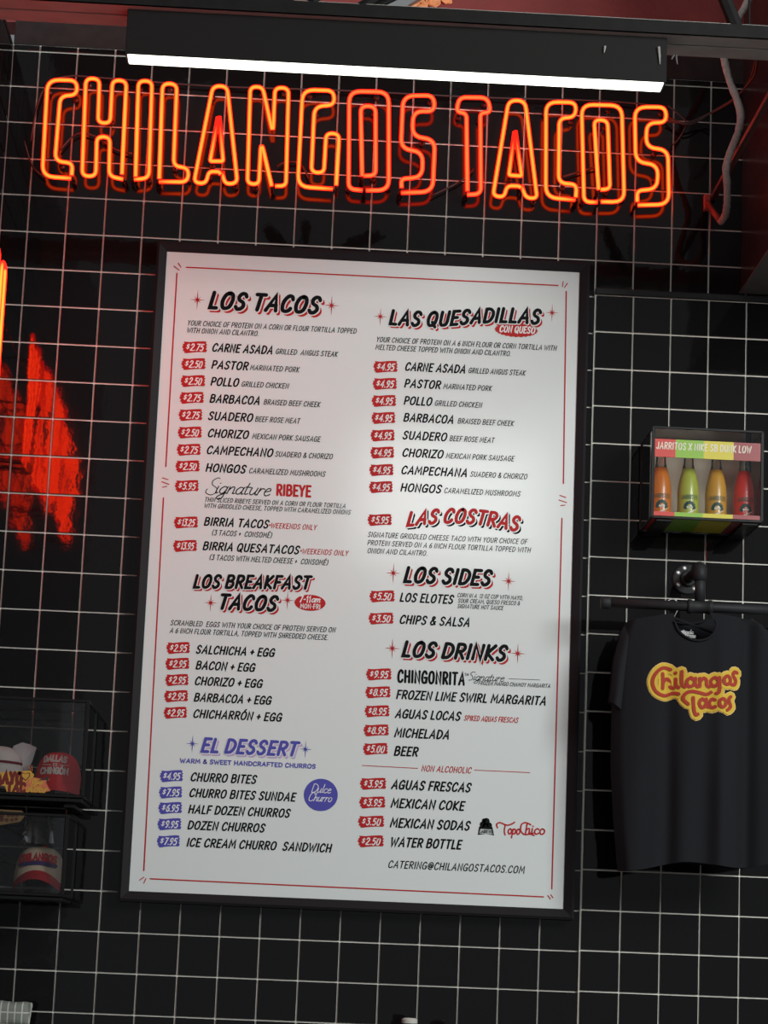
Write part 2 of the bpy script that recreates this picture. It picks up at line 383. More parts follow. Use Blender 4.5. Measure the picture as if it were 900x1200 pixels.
# dark dusty strip above the tiles, then the painted wall
st = MB().box((LX, .004, TOPZ+ZO), (2.9, .05, TOPZ+.075+ZO), .002).obj('trim_2', mat('dusty_black', (.02, .012, .012), rough=.95, noise=.5, nscale=30), None, (1.3, 0, TOPZ+ZO)); meta(st, kind='structure')
wu = MB().box((LX-.3, .02, TOPZ+.075+ZO), (2.9, .12, 1.75+ZO)).obj('wall_upper', MAROON, None, (1.3, .02, TOPZ+.075+ZO)); meta(wu, kind='structure')
ce = MB().box((LX-.3, -3.4, 1.75+ZO), (2.9, .12, 1.85+ZO)).obj('ceiling', CEIL, None, (1.3, -1.6, 1.75+ZO)); meta(ce, kind='structure')

# ------------------------------------------------------------------ menu board
MY = -.040
mr = thing('menu_board', (1.012, .0, -1.915+ZO), 'large white restaurant menu board in a black frame on the black tiled wall', 'menu')
mx0, mx1, mz0, mz1 = .4115, 1.6135, -1.8855, -.0520
fw = .029
MB().box((mx0-.004, -.004, mz0-.004+ZO), (mx1+.004, MY+.0005, mz1+.004+ZO)).obj('panel', PANEL, mr)
def rail(a, b, ia, ib, horizontal):
    """mitred frame rail with a raised outer lip; a,b outer ends, ia,ib inner ends (x, z)"""
    mb = MB(); yb, yf, yi = -.001, -.052, -.043
    A, B, IA, IB = [Vector((p[0], 0, p[1]+ZO)) for p in (a, b, ia, ib)]
    mA = A.lerp(IA, .25); mB = B.lerp(IB, .25)
    def Y(v, y): return (v.x, y, v.z)
    vv = [Y(A, yb), Y(B, yb), Y(B, yf+.004), Y(A, yf+.004), Y(mA, yf), Y(mB, yf), Y(IA, yi), Y(IB, yi), Y(IA, yb), Y(IB, yb)]
    mb.add(vv, [(0, 1, 2, 3), (3, 2, 5, 4), (4, 5, 7, 6), (6, 7, 9, 8), (8, 9, 1, 0), (0, 3, 4, 6, 8), (1, 9, 7, 5, 2)])
    return mb.obj('frame_rail', FRAMEM, mr)
o4 = [(mx0-fw, mz0-fw), (mx1+fw, mz0-fw), (mx1+fw, mz1+fw), (mx0-fw, mz1+fw)]; i4 = [(mx0, mz0), (mx1, mz0), (mx1, mz1), (mx0, mz1)]
for k in range(4): rail(o4[k], o4[(k+1) % 4], i4[k], i4[(k+1) % 4], k % 2 == 0)

def mp(u, v, l): return (u, MY-.0004-l, v)
def M2(px, py): p = at(px, py, MY); return (p.x, p.z)
def hpx(px, py): a = M2(px, py); b = M2(px, py-10); return (b[1]-a[1])/10       # metres per pixel, vertical
inkset = [INK, RED, PURPLE, LILAC, WHITE, PANEL]
IK, RD, PU, LI, WH, PN = range(6)
def line(text, x0, y0, x1, h, wt=.145, mi=IK, tilt=0, slant=.2, name='menu_line', parent=None, gap=.25, mb=None, warp=None, lift=0, space=.38):
    own = mb is None; mb = mb or MB()
    o = M2(x0, y0); e = M2(x1, y0+(x1-x0)*.041); W = e[0]-o[0]; H = h*hpx(x0, y0)
    c, s_ = math.cos(tilt), math.sin(tilt)
    write(mb, text, o, (c, s_), (-s_, c), W, H, wt, mp, mi, slant, lift, gap, space, warp)
    if own: return mb.obj(name, inkset, parent or mr, fixn=False)
def heading(text, x0, y0, x1, h, tilt=0, face=IK, shade=RD, warp=None, wt=.25):
    mb = MB()
    o = M2(x0, y0); e = M2(x1, y0+(x1-x0)*.041); W = e[0]-o[0]; H = h*hpx(x0, y0)
    c, s_ = math.cos(tilt), math.sin(tilt)
    for off, mi, w_, lf in (((.17, -.17), shade, wt, .0002), ((.10, -.10), shade, wt, .0003), ((.02, -.02), PN, wt+.11, .0005), ((0, 0), face, wt, .0007)):
        write(mb, text, o, (c, s_), (-s_, c), W, H, w_, mp, mi, .24, lf, .25, .34, warp, (off[0]*H, off[1]*H))
    return mb.obj('section_heading', inkset, mr, fixn=False)
def star(x, y, r=9, mi=RD):
    mb = MB(); o = M2(x, y); s_ = hpx(x, y)
    for k in range(8):
        a = k*PI/4; R_ = r*s_*((1.35 if k % 4 == 2 else 1.0) if k % 2 == 0 else .62); wd = .085*r*s_
        ca, sa = math.cos(a), math.sin(a)
        mb.add([mp(o[0]-sa*wd, o[1]+ca*wd, .0001), mp(o[0]+ca*R_, o[1]+sa*R_, .0001), mp(o[0]+sa*wd, o[1]-ca*wd, .0001)], [(0, 1, 2)], mi)
    mb.add([mp(o[0]+.13*r*s_*math.cos(a*PI/4), o[1]+.13*r*s_*math.sin(a*PI/4), .00015) for a in range(8)], [tuple(range(8))], mi)
    mb.obj('star_ornament', inkset, mr, fixn=False)
BADGE = [(-.5, .02), (-.46, .10), (-.49, .2), (-.42, .26), (-.44, .42), (-.2, .40), (.1, .47), (.36, .5), (.46, .46), (.44, .3), (.5, .24), (.45, .12), (.49, 0), (.44, -.1), (.5, -.2),
         (.46, -.36), (.2, -.36), (-.1, -.42), (-.3, -.48), (-.4, -.46), (-.4, -.34), (-.47, -.3), (-.43, -.16), (-.48, -.08)]
def tag(x, y, price, wd=28, ht=15, mi=RD):
    mb = MB(); o = M2(x, y); s_ = hpx(x, y); jit = random.uniform(-.02, .02)
    mb.add([mp(o[0]+a*wd*s_*(1+jit), o[1]+(b+.03*a)*ht*s_, .0001) for a, b in BADGE], [tuple(range(len(BADGE)))], mi)
    t = mb.obj('price_tag', inkset, mr, fixn=False)
    mb = MB(); wpx = wd*.72; hh = 7.6
    write(mb, '$', (o[0]-wpx*.5*s_, o[1]-hh*.38*s_), (1, 0), (0, 1), 5*s_, hh*s_*.9, .13, mp, WH, .2, .0003)
    write(mb, price, (o[0]-wpx*.5*s_+5.2*s_, o[1]-hh*.5*s_), (1, 0), (0, 1), (wpx-5)*s_, hh*s_, .17, mp, WH, .22, .0003, .22)
    mb.obj('price_lettering', inkset, t, fixn=False)
def item(tx, ty, price, x0, y0, x1, name, d=None, dx0=0, dx1=0, h=8.8, mi=RD, wd=28, dmi=IK):
    tag(tx, ty, price, wd, 15, mi)
    line(name, x0, y0, x1, h, .205)
    if d: line(d, dx0, y0+(dx0-x0)*.041, dx1, 5.7, .155, dmi)

# borders
def bar(x0, y0, x1, y1, wd=1.5):
    mb = MB(); ribbon(mb, [M2(x0, y0), M2(x1, y1)], wd*hpx(x0, y0), mp, RD, .0001); mb.obj('border_line', inkset, mr, fixn=False)
bar(218.4, 313.2, 654, 334.6); bar(207.4, 320.4, 194.4, 546.6); bar(191.6, 583.5, 168.6, 1020); bar(176, 1029.8, 637, 1051)
bar(663.6, 341.6, 660.2, 566.6); bar(658.5, 607.4, 646.7, 1041.6)
def ticks(segs):
    mb = MB()
    for a, b, c, d in segs: ribbon(mb, [M2(a, b), M2(c, d)], 1.1*hpx(a, b), mp, RD, .0001)
    mb.obj('border_tick', inkset, mr, fixn=False)
ticks([(204, 312, 210, 316.5), (209, 308.5, 212, 313)]); ticks([(660, 330, 659, 336), (665, 332, 661.5, 337)])
ticks([(163.5, 1031.5, 168.5, 1028), (168.5, 1035, 171, 1029.5)]); ticks([(642, 1049.5, 645, 1053.5), (645.5, 1048.5, 648, 1052)])
ticks([(190.5, 560, 197, 562), (189.5, 564.5, 198, 567.5), (190.5, 571, 195.5, 570)]); ticks([(656, 580.5, 663, 583), (655, 586, 664, 589), (657, 592.5, 662, 592)])

# left column
heading('LOS TACOS', 245, 360.5, 375, 18); star(231.4, 351.4); star(388.6, 358)
line('YOUR CHOICE OF PROTEIN ON A CORN OR FLOUR TORTILLA TOPPED', 219.6, 381, 418, 5.6); line('WITH ONION AND CILANTRO.', 219, 389.6, 303.4, 5.6)
item(228.2, 407, '2.75', 248.8, 411.4, 320, 'CARNE ASADA', 'GRILLED  ANGUS STEAK', 323, 396)
item(226.8, 426.8, '2.50', 248, 431.5, 291, 'PASTOR', 'MARINATED PORK', 293, 351)
item(226.2, 446.7, '2.50', 247, 451.2, 280, 'POLLO', 'GRILLED CHICKEN', 283, 338.5)
item(224.8, 466.3, '2.75', 245.9, 471.2, 305, 'BARBACOA', 'BRAISED BEEF CHEEK', 309, 375.6)
item(223.3, 486.5, '2.75', 244, 491.5, 296.4, 'SUADERO', 'BEEF ROSE MEAT', 299, 351.6)
item(222.5, 507, '2.50', 243.6, 511.7, 291.5, 'CHORIZO', 'MEXICAN PORK SAUSAGE', 295.6, 375.6)
item(221.3, 527.2, '2.75', 242.4, 531.5, 320, 'CAMPECHANO', 'SUADERO & CHORIZO', 322.4, 390)
item(219.9, 546.6, '2.50', 241.2, 552.2, 288.3, 'HONGOS', 'CARAMELIZED MUSHROOMS', 291.8, 381.4)
tag(219, 569.7, '5.95')
line('ignature', 251, 578, 321, 17, .07, IK, 0, .4, gap=.02)
mb = MB(); q = catmull([(258, 561), (256, 560), (250, 563), (249, 568), (254, 572), (253, 577), (247, 580), (241, 577), (243, 573)], 3); ribbon(mb, [M2(a, b) for a, b in q], .9*hpx(250, 570), mp, IK, .0001); mb.obj('menu_line', inkset, mr, fixn=False)
line('RIBEYE', 324.5, 580, 363.5, 12, .22, RD, 0, 0, gap=.26)
line('THIN SLICED RIBEYE SERVED ON A CORN OR FLOUR TORTILLA', 239.8, 587.6, 405.3, 4.9); line('WITH GRIDDLED CHEESE, TOPPED WITH CARAMELIZED ONIONS', 239.2, 594.8, 411, 4.9)
item(218, 612.4, '13.25', 239.2, 615.3, 315, 'BIRRIA TACOS', '*WEEKENDS ONLY', 315, 371.2, dmi=RD); line('(3 TACOS +  CONSOMé)', 248.5, 626.9, 318.7, 5.8)
item(217, 639.9, '13.95', 237.8, 643.9, 351, 'BIRRIA QUESATACOS', '*WEEKENDS ONLY', 351.5, 408.2, dmi=RD); line('(3 TACOS WITH MELTED CHEESE +  CONSOMé)', 245.6, 655.8, 384.5, 5.8)
heading('LOS BREAKFAST', 227, 688.3, 364, 14, .035); heading('TACOS', 256, 713, 325, 16, .01); star(247, 706.4, 8); star(337, 703.4, 8)
def ellipse(x, y, wd, ht, mi=RD, teeth=0, name='badge'):
    mb = MB(); o = M2(x, y); s_ = hpx(x, y); n = teeth*2 or 32
    mb.add([mp(o[0]+wd/2*s_*math.cos(2*PI*k/n)*(1 if not teeth or k % 2 else .94), o[1]+ht/2*s_*math.sin(2*PI*k/n)*(1 if not teeth or k % 2 else .9)+0*k, .0001) for k in range(n)], [tuple(range(n))], mi)
    return mb.obj(name, inkset, mr, fixn=False)
b_ = ellipse(363.4, 706.4, 36, 19); mb = MB()
line('7-11', 351, 705.4, 364, 7.2, .19, WH, slant=.1, mb=mb, lift=.0004); line('am', 364.5, 705.6, 377, 8.5, .13, WH, slant=.3, mb=mb, lift=.0004, gap=.04)
line('MON-FRI', 352, 712.6, 375, 5.2, .17, WH, slant=0, mb=mb, lift=.0004); mb.obj('badge_lettering', inkset, b_, fixn=False)
line('SCRAMBLED  EGGS WITH YOUR CHOICE OF PROTEIN SERVED ON', 199.9, 732.3, 393.4, 5.6); line('A 6 INCH FLOUR TORTILLA, TOPPED WITH SHREDDED CHEESE.', 199, 741.4, 385, 5.6)
item(208.9, 759.5, '2.95', 229.9, 765.3, 322, 'SALCHICHA + EGG', h=8.9); item(208, 778, '2.95', 229.6, 783.8, 299, 'BACON + EGG', h=8.9)
item(207.4, 797, '2.95', 228.4, 802.2, 307.6, 'CHORIZO + EGG', h=8.9); item(206.5, 816, '2.95', 227.5, 821.4, 318, 'BARBACOA + EGG', h=8.9)
item(205.6, 835.4, '2.95', 226.6, 840.6, 330.4, 'CHICHARRóN + EGG', h=8.9)
heading('EL DESSERT', 236, 880.5, 349, 15, 0, PU, LI); star(225.6, 871.5, 8, PU); star(358, 878, 8, PU)
line('WARM & SWEET HANDCRAFTED CHURROS', 211.2, 893.6, 369.6, 4.6, .27, PU, 0, 0, gap=.2)
for tx, ty, pr, x0, y0, x1, nm in ((201, 909.6, '4.95', 223.5, 914.8, 300.6, 'CHURRO BITES'), (200, 928.8, '7.95', 222, 933.4, 346.5, 'CHURRO BITES SUNDAE'),
        (199.5, 947, '6.95', 220.8, 952.6, 340, 'HALF DOZEN CHURROS'), (198.6, 966, '9.95', 220, 971.2, 310.5, 'DOZEN CHURROS'), (197.4, 986, '7.95', 219, 991.4, 388.5, 'ICE CREAM CHURRO  SANDWICH')):
    item(tx, ty, pr, x0, y0, x1, nm, h=9.1, mi=PU)
b_ = ellipse(376, 931.5, 40, 38, PU); mb = MB()
line('Dulce', 364.5, 928.5, 389.5, 10, .08, WH, slant=.3, mb=mb, lift=.0004, gap=.03); line('Churro', 361, 938.5, 390.5, 10, .08, WH, slant=.3, mb=mb, lift=.0004, gap=.03); mb.obj('badge_lettering', inkset, b_, fixn=False)
# right column
heading('LAS QUESADILLAS', 456.6, 379.5, 634, 15.5, .052, warp=lambda t: .16*math.sin(t*PI*2+PI)*.9); star(445.8, 371, 8); star(647, 366.5, 8)
b_ = ellipse(605, 386.8, 50, 17, RD, 26); mb = MB(); line('CON QUESO', 585.5, 388.8, 627, 7.2, .2, WH, mb=mb, lift=.0004, slant=.15); mb.obj('badge_lettering', inkset, b_, fixn=False)
line('YOUR CHOICE OF PROTEIN ON A 6 INCH FLOUR OR CORN TORTILLA WITH', 441, 400.4, 652.5, 5.6); line('MELTED CHEESE TOPPED WITH ONION AND CILANTRO.', 440, 409.4, 599, 5.6)
for tx, ty, x0, y0, x1, nm, d, a, b in ((451.8, 430, 474.9, 433.8, 546, 'CARNE ASADA', 'GRILLED ANGUS STEAK', 549, 616), (451, 450, 474, 453.5, 516.6, 'PASTOR', 'MARINATED PORK', 519.6, 576.6),
        (450, 470, 473.4, 473.6, 506.4, 'POLLO', 'GRILLED CHICKEN', 509.4, 565), (449.4, 490, 473, 493.4, 532, 'BARBACOA', 'BRAISED BEEF CHEEK', 536.4, 602.4),
        (448.5, 510.5, 472, 514.2, 523.8, 'SUADERO', 'BEEF ROSE MEAT', 526.8, 579.3), (448, 530.6, 471.6, 534.6, 519.6, 'CHORIZO', 'MEXICAN PORK SAUSAGE', 522.6, 602.7),
        (447, 551, 470.4, 555, 548, 'CAMPECHANA', 'SUADERO & CHORIZO', 551, 618), (446.4, 571, 469.5, 575.4, 517.5, 'HONGOS', 'CARAMELIZED MUSHROOMS', 520.5, 610)):
    item(tx, ty, '4.95', x0, y0, x1, nm, d, a, b)
tag(445, 609.5, '5.95'); heading('LAS COSTRAS', 477, 616, 609, 15.5, 0, RD, IK, warp=lambda t: .42*math.sin(t*PI))
line('SIGNATURE GRIDDLED CHEESE TACO WITH YOUR CHOICE OF', 431, 629, 618, 5.6); line('PROTEIN SERVED ON A 6 INCH FLOUR TORTILLA TOPPED WITH', 430.5, 638.6, 622, 5.6); line('ONION AND CILANTRO.', 430.5, 648, 501, 5.6)
heading('LOS SIDES', 473.5, 681.5, 576, 16.5, .005); star(461, 671.6); star(596, 681)
item(447.8, 699, '5.50', 468.8, 704.4, 531.5, 'LOS ELOTES', h=9.3, wd=30)
for t_, x0, y0, x1 in (('CORN IN A  12 OZ CUP WITH MAYO,', 536, 699.5, 613), ('SOUR CREAM, QUESO FRESCO &', 536.6, 706, 609.5), ('SIGNATURE HOT SAUCE', 536, 712.4, 590)): line(t_, x0, y0, x1, 4.5)
item(446.6, 725, '3.50', 468.5, 730.4, 551, 'CHIPS & SALSA', h=9.3, wd=30)
heading('LOS DRINKS', 471.5, 768.5, 594, 16.5); star(459.8, 759.8); star(606.8, 765.8)
tag(444, 790.4, '9.95', 30); line('CHINGONRITA', 466.5, 799, 544, 13.5, .20, IK, 0, 0, gap=.30); line('TM', 544.5, 792, 549, 3, .16, slant=0)
line('ignature', 554, 797, 593, 9.5, .08, IK, 0, .4, gap=.02); mb = MB(); ribbon(mb, [M2(596, 795.4), M2(632.6, 796.8)], .5*hpx(600, 797), mp, IK); mb.obj('menu_line', inkset, mr, fixn=False)
mb = MB(); q = catmull([(557, 788), (554.5, 787.5), (551.5, 789.5), (554, 793), (553, 796.5), (549.5, 797)], 3); ribbon(mb, [M2(a, b) for a, b in q], .7*hpx(550, 790), mp, IK, .0001); mb.obj('menu_line', inkset, mr, fixn=False)
line('FROZEN MANGO CHAMOY MARGARITA', 560.6, 802.3, 645, 4.3)
item(443, 811.4, '8.95', 464.6, 818.4, 640.4, 'FROZEN LIME SWIRL MARGARITA', h=9.4, wd=30)
item(442, 833.6, '8.95', 463.4, 840.8, 540, 'AGUAS LOCAS', 'SPIKED AQUAS FRESCAS', 544, 607.4, h=9.4, wd=30, dmi=RD)
item(441, 856, '8.95', 462.5, 863.2, 527, 'MICHELADA', h=9.6, wd=30); item(440, 877.8, '5.00', 462, 884.8, 490, 'BEER', h=9.8, wd=30)
mb = MB()
for a in ((424.4, 897, 489.5, 900.4), (556, 902.4, 621, 905.4)): ribbon(mb, [M2(a[0], a[1]), M2(a[2], a[3])], .8*hpx(500, 900), mp, RD)
mb.obj('border_line', inkset, mr, fixn=False)
line('NON ALCOHOLIC', 494, 903.6, 552.5, 6.6, .15, RD)
item(437.3, 918.6, '3.95', 459, 924, 552, 'AGUAS FRESCAS', h=9.8, wd=31); item(436.4, 940.5, '3.95', 458.3, 945.8, 544.4, 'MEXICAN COKE', h=9.8, wd=31)
item(435, 963, '3.50', 457.4, 968.8, 551, 'MEXICAN SODAS', h=9.8, wd=31); item(434.6, 986, '2.50', 457.4, 991.3, 541, 'WATER BOTTLE', h=9.8, wd=31)
# emblem of a round fruit pile over a curved name plate, and the red script
mb = MB(); poly = lambda pts, mi, lf: mb.add([mp(*M2(a, b), lf) for a, b in pts], [tuple(range(len(pts)))], mi)
poly([(560, 978.5), (561.5, 968.5), (569, 966), (577, 969), (579, 979), (569.5, 977)], IK, .0001)
for a, b, r in ((565.5, 966, 3.4), (570, 962.5, 4), (573.5, 967, 3.2), (569, 968, 3.6), (567, 961.5, 2.4)):
    poly([(a+r*math.cos(k*PI/5), b+r*math.sin(k*PI/5)) for k in range(10)], IK, .00012)
poly([(562, 976.6), (563, 971.4), (576, 972.2), (577.3, 977.4)], PN, .0002)
line('JARRITOS', 562.8, 975.9, 576.6, 3.4, .22, IK, 0, 0, mb=mb, lift=.0004); mb.obj('logo', inkset, mr, fixn=False)
mb = MB(); sw = 1.7*hpx(600, 970)
for st_ in ([(583, 970), (582, 966), (586, 964), (594, 967), (600, 965.5), (603, 963.5)], [(592, 967), (591, 974), (592, 978.5)],
            [(622, 966.5), (616, 964), (611, 966.5), (610.5, 974), (615, 978), (621, 977.5), (626, 979)]):
    ribbon(mb, [M2(*p_) for p_ in catmull(st_, 3)], sw, mp, RD, .0001)
line('opo', 595, 977, 610, 11.5, .15, RD, slant=.1, mb=mb, gap=.06, lift=.0001); line('hico', 615, 976.8, 639, 12.5, .14, RD, slant=.1, mb=mb, gap=.06, lift=.0001)
mb.obj('logo', inkset, mr, fixn=False)
line('CATERING@CHILANGOSTACOS.COM', 455, 1016.6, 615, 8, .15)

# ------------------------------------------------------------------ neon sign
NY = -.055
def fillet(p, r, seg=5):
    p = [Vector(q) for q in p]; out = [p[0]]
    for i in range(1, len(p)-1):
        a, b, c = p[i-1], p[i], p[i+1]; u = (a-b); v = (c-b); rr = min(r, u.length*.48, v.length*.48)
        s_ = b+u.normalized()*rr; e = b+v.normalized()*rr
        for k in range(seg+1):
            t = k/seg; out.append(s_*(1-t)**2+b*2*t*(1-t)+e*t*t)
    out.append(p[-1]); return out
CR = {1: (30, 80, 4.5), 2: (220, 80, 4.5), 3: (400, 90, 4.5), 4: (590, 90, 3.75)}
LET = [('C', 1, NEON, [[(240, 580), (88, 570), (116, 60), (270, 64), (271, 142), (183, 145), (155, 490), (248, 500), (243, 565)]]),
('H', 1, NEON, [[(515, 585), (440, 570), (445, 363), (376, 360), (370, 570), (298, 568), (318, 53), (390, 56), (382, 287), (446, 290), (458, 62), (532, 66), (508, 560)]]),
('I', 1, NEON, [[(572, 586), (650, 580), (667, 68), (595, 66), (580, 572)]]),
('L', 1, NEON, [[(703, 598), (855, 600), (860, 525), (780, 517), (798, 83), (722, 80), (705, 583)]]),
('A', 2, NEON, [[(175, 560), (165, 546), (112, 543), (95, 609), (33, 602), (133, 93), (208, 95), (262, 605), (196, 612), (182, 548)], [(166, 255), (187, 490), (118, 490), (160, 258)]]),
('N', 2, NEON, [[(443, 622), (387, 380), (375, 612), (315, 608), (330, 98), (395, 98), (450, 350), (460, 102), (532, 104), (518, 620), (460, 621)]]),
('G', 2, NEON, [[(765, 636), (580, 624), (606, 113), (770, 118), (774, 194), (668, 200), (652, 548), (718, 552), (730, 342), (799, 346), (783, 618)]]),
('O', 3, NEON2, [[(112, 598), (38, 592), (42, 76), (250, 80), (250, 598), (130, 599)], [(110, 525), (102, 153), (181, 155), (181, 520), (116, 522)]]),
('S', 3, NEON2, [[(315, 612), (482, 606), (494, 330), (373, 316), (380, 180), (492, 184), (488, 98), (326, 100), (314, 380), (430, 396), (426, 530), (316, 538), (318, 586)]]),
('T', 3, NEON2, [[(663, 622), (736, 618), (733, 190), (787, 187), (773, 110), (620, 108), (608, 185), (660, 193), (665, 603)]]),
('A', 4, NEON, [[(78, 487), (66, 480), (16, 478), (2, 530), (-46, 522), (23, 103), (95, 105), (148, 535), (98, 532), (80, 478)], [(52, 238), (80, 436), (24, 432), (49, 242)]]),
('C', 4, NEON, [[(315, 541), (186, 530), (187, 110), (320, 113), (315, 178), (245, 181), (242, 468), (322, 472), (318, 530)]]),
('O', 4, NEON, [[(413, 551), (354, 550), (343, 122), (520, 126), (531, 550), (428, 549)], [(418, 497), (398, 188), (458, 191), (468, 492), (426, 496)]]),
('S', 4, NEON, [[(590, 564), (727, 561), (723, 320), (626, 312), (630, 202), (716, 201), (713, 133), (577, 133), (581, 375), (680, 386), (675, 493), (587, 500), (588, 550)]])]
sgn = thing('neon_sign', at(415, 215, 0), 'red orange neon tube sign spelling CHILANGOS TACOS across the top of the tiled wall', 'neon sign')
sgn.location.y = 0
TR = .0068
for ch, cr, m_, paths in LET:
    ox, oy, sc = CR[cr]; mb = MB(); sup = []
    for pth in paths:
        p3 = [at(ox+x/sc, oy+y/sc, NY) for x, y in pth]
        cen = sum(p3, Vector())/len(p3)
        sharp = len(pth) == 4
        f = fillet(p3, .006 if sharp else .034, 5)
        mb.tube(f, TR, 10)
        for e, q in ((f[0], f[1]), (f[-1], f[-2])):       # black-painted return leg bends back to the wall
            d = (e-q).normalized(); sup.append([e+Vector((0, .004, 0)), e+d*.006+Vector((0, .012, 0)), e+d*.007+Vector((0, .044, 0))])
        L_ = [f[int(len(f)*t)] for t in ((.2, .5, .8) if not sharp else (.5,))]
        for s_ in L_: sup.append(('s', s_))
    lt = mb.obj('letter', m_, sgn, smooth=True); lt['label'] = 'glowing letter '+ch
    for s_ in sup:
        e_ = MB()
        if s_[0] == 's':
            p_ = s_[1]; e_.tube([p_+Vector((0, .004, 0)), p_+Vector((0, .046, 0))], .0028, 6); e_.tube([p_+Vector((0, .044, 0)), p_+Vector((0, .0545, 0))], .009, 8)
        else: e_.tube(s_, .0045, 6)
        e_.obj('tube_support' if s_[0] == 's' else 'electrode', TUBEOFF, lt, smooth=True)
# jumper cables behind the letters
def wire(pts, r=.0028, name='wire', m_=CABLE, parent=sgn):
    return MB().tube([Vector(p_) for p_ in catmull([tuple(at(a, b, y)) for a, b, y in pts], 4)], r, 6).obj(name, m_, parent, smooth=True)
wire([(36, 165, -.02), (48, 110, -.02), (75, 90, -.02), (130, 92, -.02), (250, 101, -.02), (400, 106, -.02), (560, 114, -.02), (700, 118, -.02), (785, 125, -.02)])
wire([(70, 176, -.02), (90, 157, -.02), (112, 160, -.02), (135, 175, -.02), (155, 180, -.02)])
wire([(325, 195, -.02), (335, 190, -.02), (352, 192, -.02), (362, 210, -.02)]); wire([(28, 165, -.02), (38, 195, -.02), (52, 208, -.02)])
wire([(505, 230, -.02), (540, 212, -.02), (555, 198, -.02)]); wire([(660, 207, -.02), (690, 198, -.02), (700, 196, -.02)])
cb = thing('power_cable', (2.0, 0, ZO+.3), 'loose red-lit cable pair looping from the neon sign up to the black duct', 'cable')
wire([(783, 124, -.03), (800, 138, -.03), (804, 146, -.04), (796, 162, -.03), (788, 170, -.02)], .0025, 'loop', CABLE, cb)
wire([(783, 142, -.03), (805, 144, -.05), (830, 134, -.07), (856, 120, -.16), (872, 104, -.30), (884, 88, -.42), (888, 68, -.52)], .0035, 'strand', CABLE, cb)
wire([(783, 137, -.03), (808, 146, -.06), (838, 129, -.08), (862, 114, -.20), (878, 95, -.36), (886, 70, -.50)], .003, 'strand', CABLE, cb)

# second neon sign, on the left wall; only its last tube shows, the rest is mirrored in the tiles
SX = -.008
ns = thing('neon_sign', (LX, -1.1, ZO-.62), 'tall red neon tubes on the left side wall, cut by the photo edge', 'neon sign')
yy = -.355; k = 0
random.seed(3)
while yy > -1.85:
    wd = random.choice((.07, .09, .12)); zt = ZO-.197-random.choice((0, .0, .02)); zb = ZO-.615+random.choice((0, .02))
    kind = k % 4
    o = lambda dy, z: Vector((SX, yy-dy, z))
    if kind == 0: pth = [o(0, zb), o(0, zt), o(wd, zt), o(wd, zb)]
    elif kind == 1: pth = [o(0, zb+.02), o(0, zt), o(wd, zt), o(wd, zt-.17), o(.03, zt-.17)]
    elif kind == 2: pth = [o(0, zt), o(0, zb), o(wd, zb), o(wd, zt), o(.025, zt), o(.025, zb+.05)]
    else: pth = [o(0, zt-.14), o(0, zt), o(wd, zt), o(wd, zb), o(0, zb), o(0, zb+.14)]
    t = MB().tube(fillet(pth, .025), .0062, 8).obj('letter_tube', NEON3, ns, smooth=True)
    for q in (pth[0], pth[-1]): MB().tube([q, Vector((LX+.0005, q.y, q.z))], .004, 6).obj('tube_support', TUBEOFF, t, smooth=True)
    yy -= wd+.08; k += 1

# ------------------------------------------------------------------ bar joist, lamp, hose, duct
JY0, JY1 = -1.13, -.99           # front and back of the bottom chord
jz = lambda px, py, y: at(px, py, y).z
zA, zB = jz(0, 3, JY0), jz(900, 40, JY0)
zj = (zA+zB)/2
jl = thing('steel_joist', (1.3, (JY0+JY1)/2, zj), 'black steel bar joist spanning above the lamp and the neon sign', 'beam')
xa, xb = -.6, 2.9
for y0, y1, lip in ((JY0, -1.066, 1), (-1.056, JY1, -1)):
    mb = MB(); mb.box((xa, y0, zj), (xb, y1, zj+.006))
    yy = y1-.006 if lip == 1 else y0
    if lip == 1: mb.box((xa, y0, zj), (xb, y0+.006, zj+.032))
    mb.box((xa, yy, zj+.0062), (xb, yy+.0058, zj+.06)); mb.obj('chord', CHORDM, jl)
MB().box((xa, JY0-.001, zj+.001), (xb, JY0-.0002, zj+.034)).obj('chord_face', STEEL, jl)  # black sheet keeps the front dark beside the chord's painted-in light
def member(px0, py0, px1, py1, w_, y=-1.061):
    a = at(px0, py0, y); b = at(px1, py1, y); d = b-a; b = a+d*1.0
    MB().tube([a, b], w_, 8).obj('web_bar', STEEL, jl)
member(352, 24, 300, -40, .022); member(368, 24, 366, -45, .018); member(388, 26, 480, -22, .013); member(400, 28, 490, -16, .008)
member(868, 45, 838, -30, .018); member(878, 36, 878, -20, .003)
# insulation foam scrap and grey duct edge behind the joist
mb = MB(); random.seed(11)
for cx, cy, r in ((464, 8, .022), (480, 3, .024), (494, 4, .018), (508, -2, .024), (524, -2, .016), (472, 1, .018)):
    c = at(cx, cy, .005); n = 10; prof = [(r*math.sin(a), -r*.35*math.cos(a)) for a in (0.05, .5, .9, 1.3, 1.57)]
    k0 = len(mb.v); mb.lathe(c, prof, n, axis='y')
    for q in range(k0, len(mb.v)):
        v = mb.v[q]; mb.v[q] = (v[0]+random.uniform(-.003, .003), v[1]+random.uniform(-.003, .003)+.010, v[2]+random.uniform(-.003, .003))
fo = mb.obj('foam_scrap', mat('orange_foam', (.75, .30, .13), rough=1, noise=.4, nscale=40), None, at(490, 3, .02)); meta(fo, 'lumpy orange patch of old foam on the maroon wall above the joist', 'foam')
pl = MB(); a, b, c_, d_ = at(428, 16, -.02), at(470, 11, -.02), at(520, -20, -.02), at(462, -20, -.02)
pl.add([a, b, c_, d_]+[v+Vector((0, .03, 0)) for v in (a, b, c_, d_)], [(0, 1, 2, 3), (7, 6, 5, 4), (0, 4, 5, 1), (1, 5, 6, 2), (2, 6, 7, 3), (3, 7, 4, 0)])
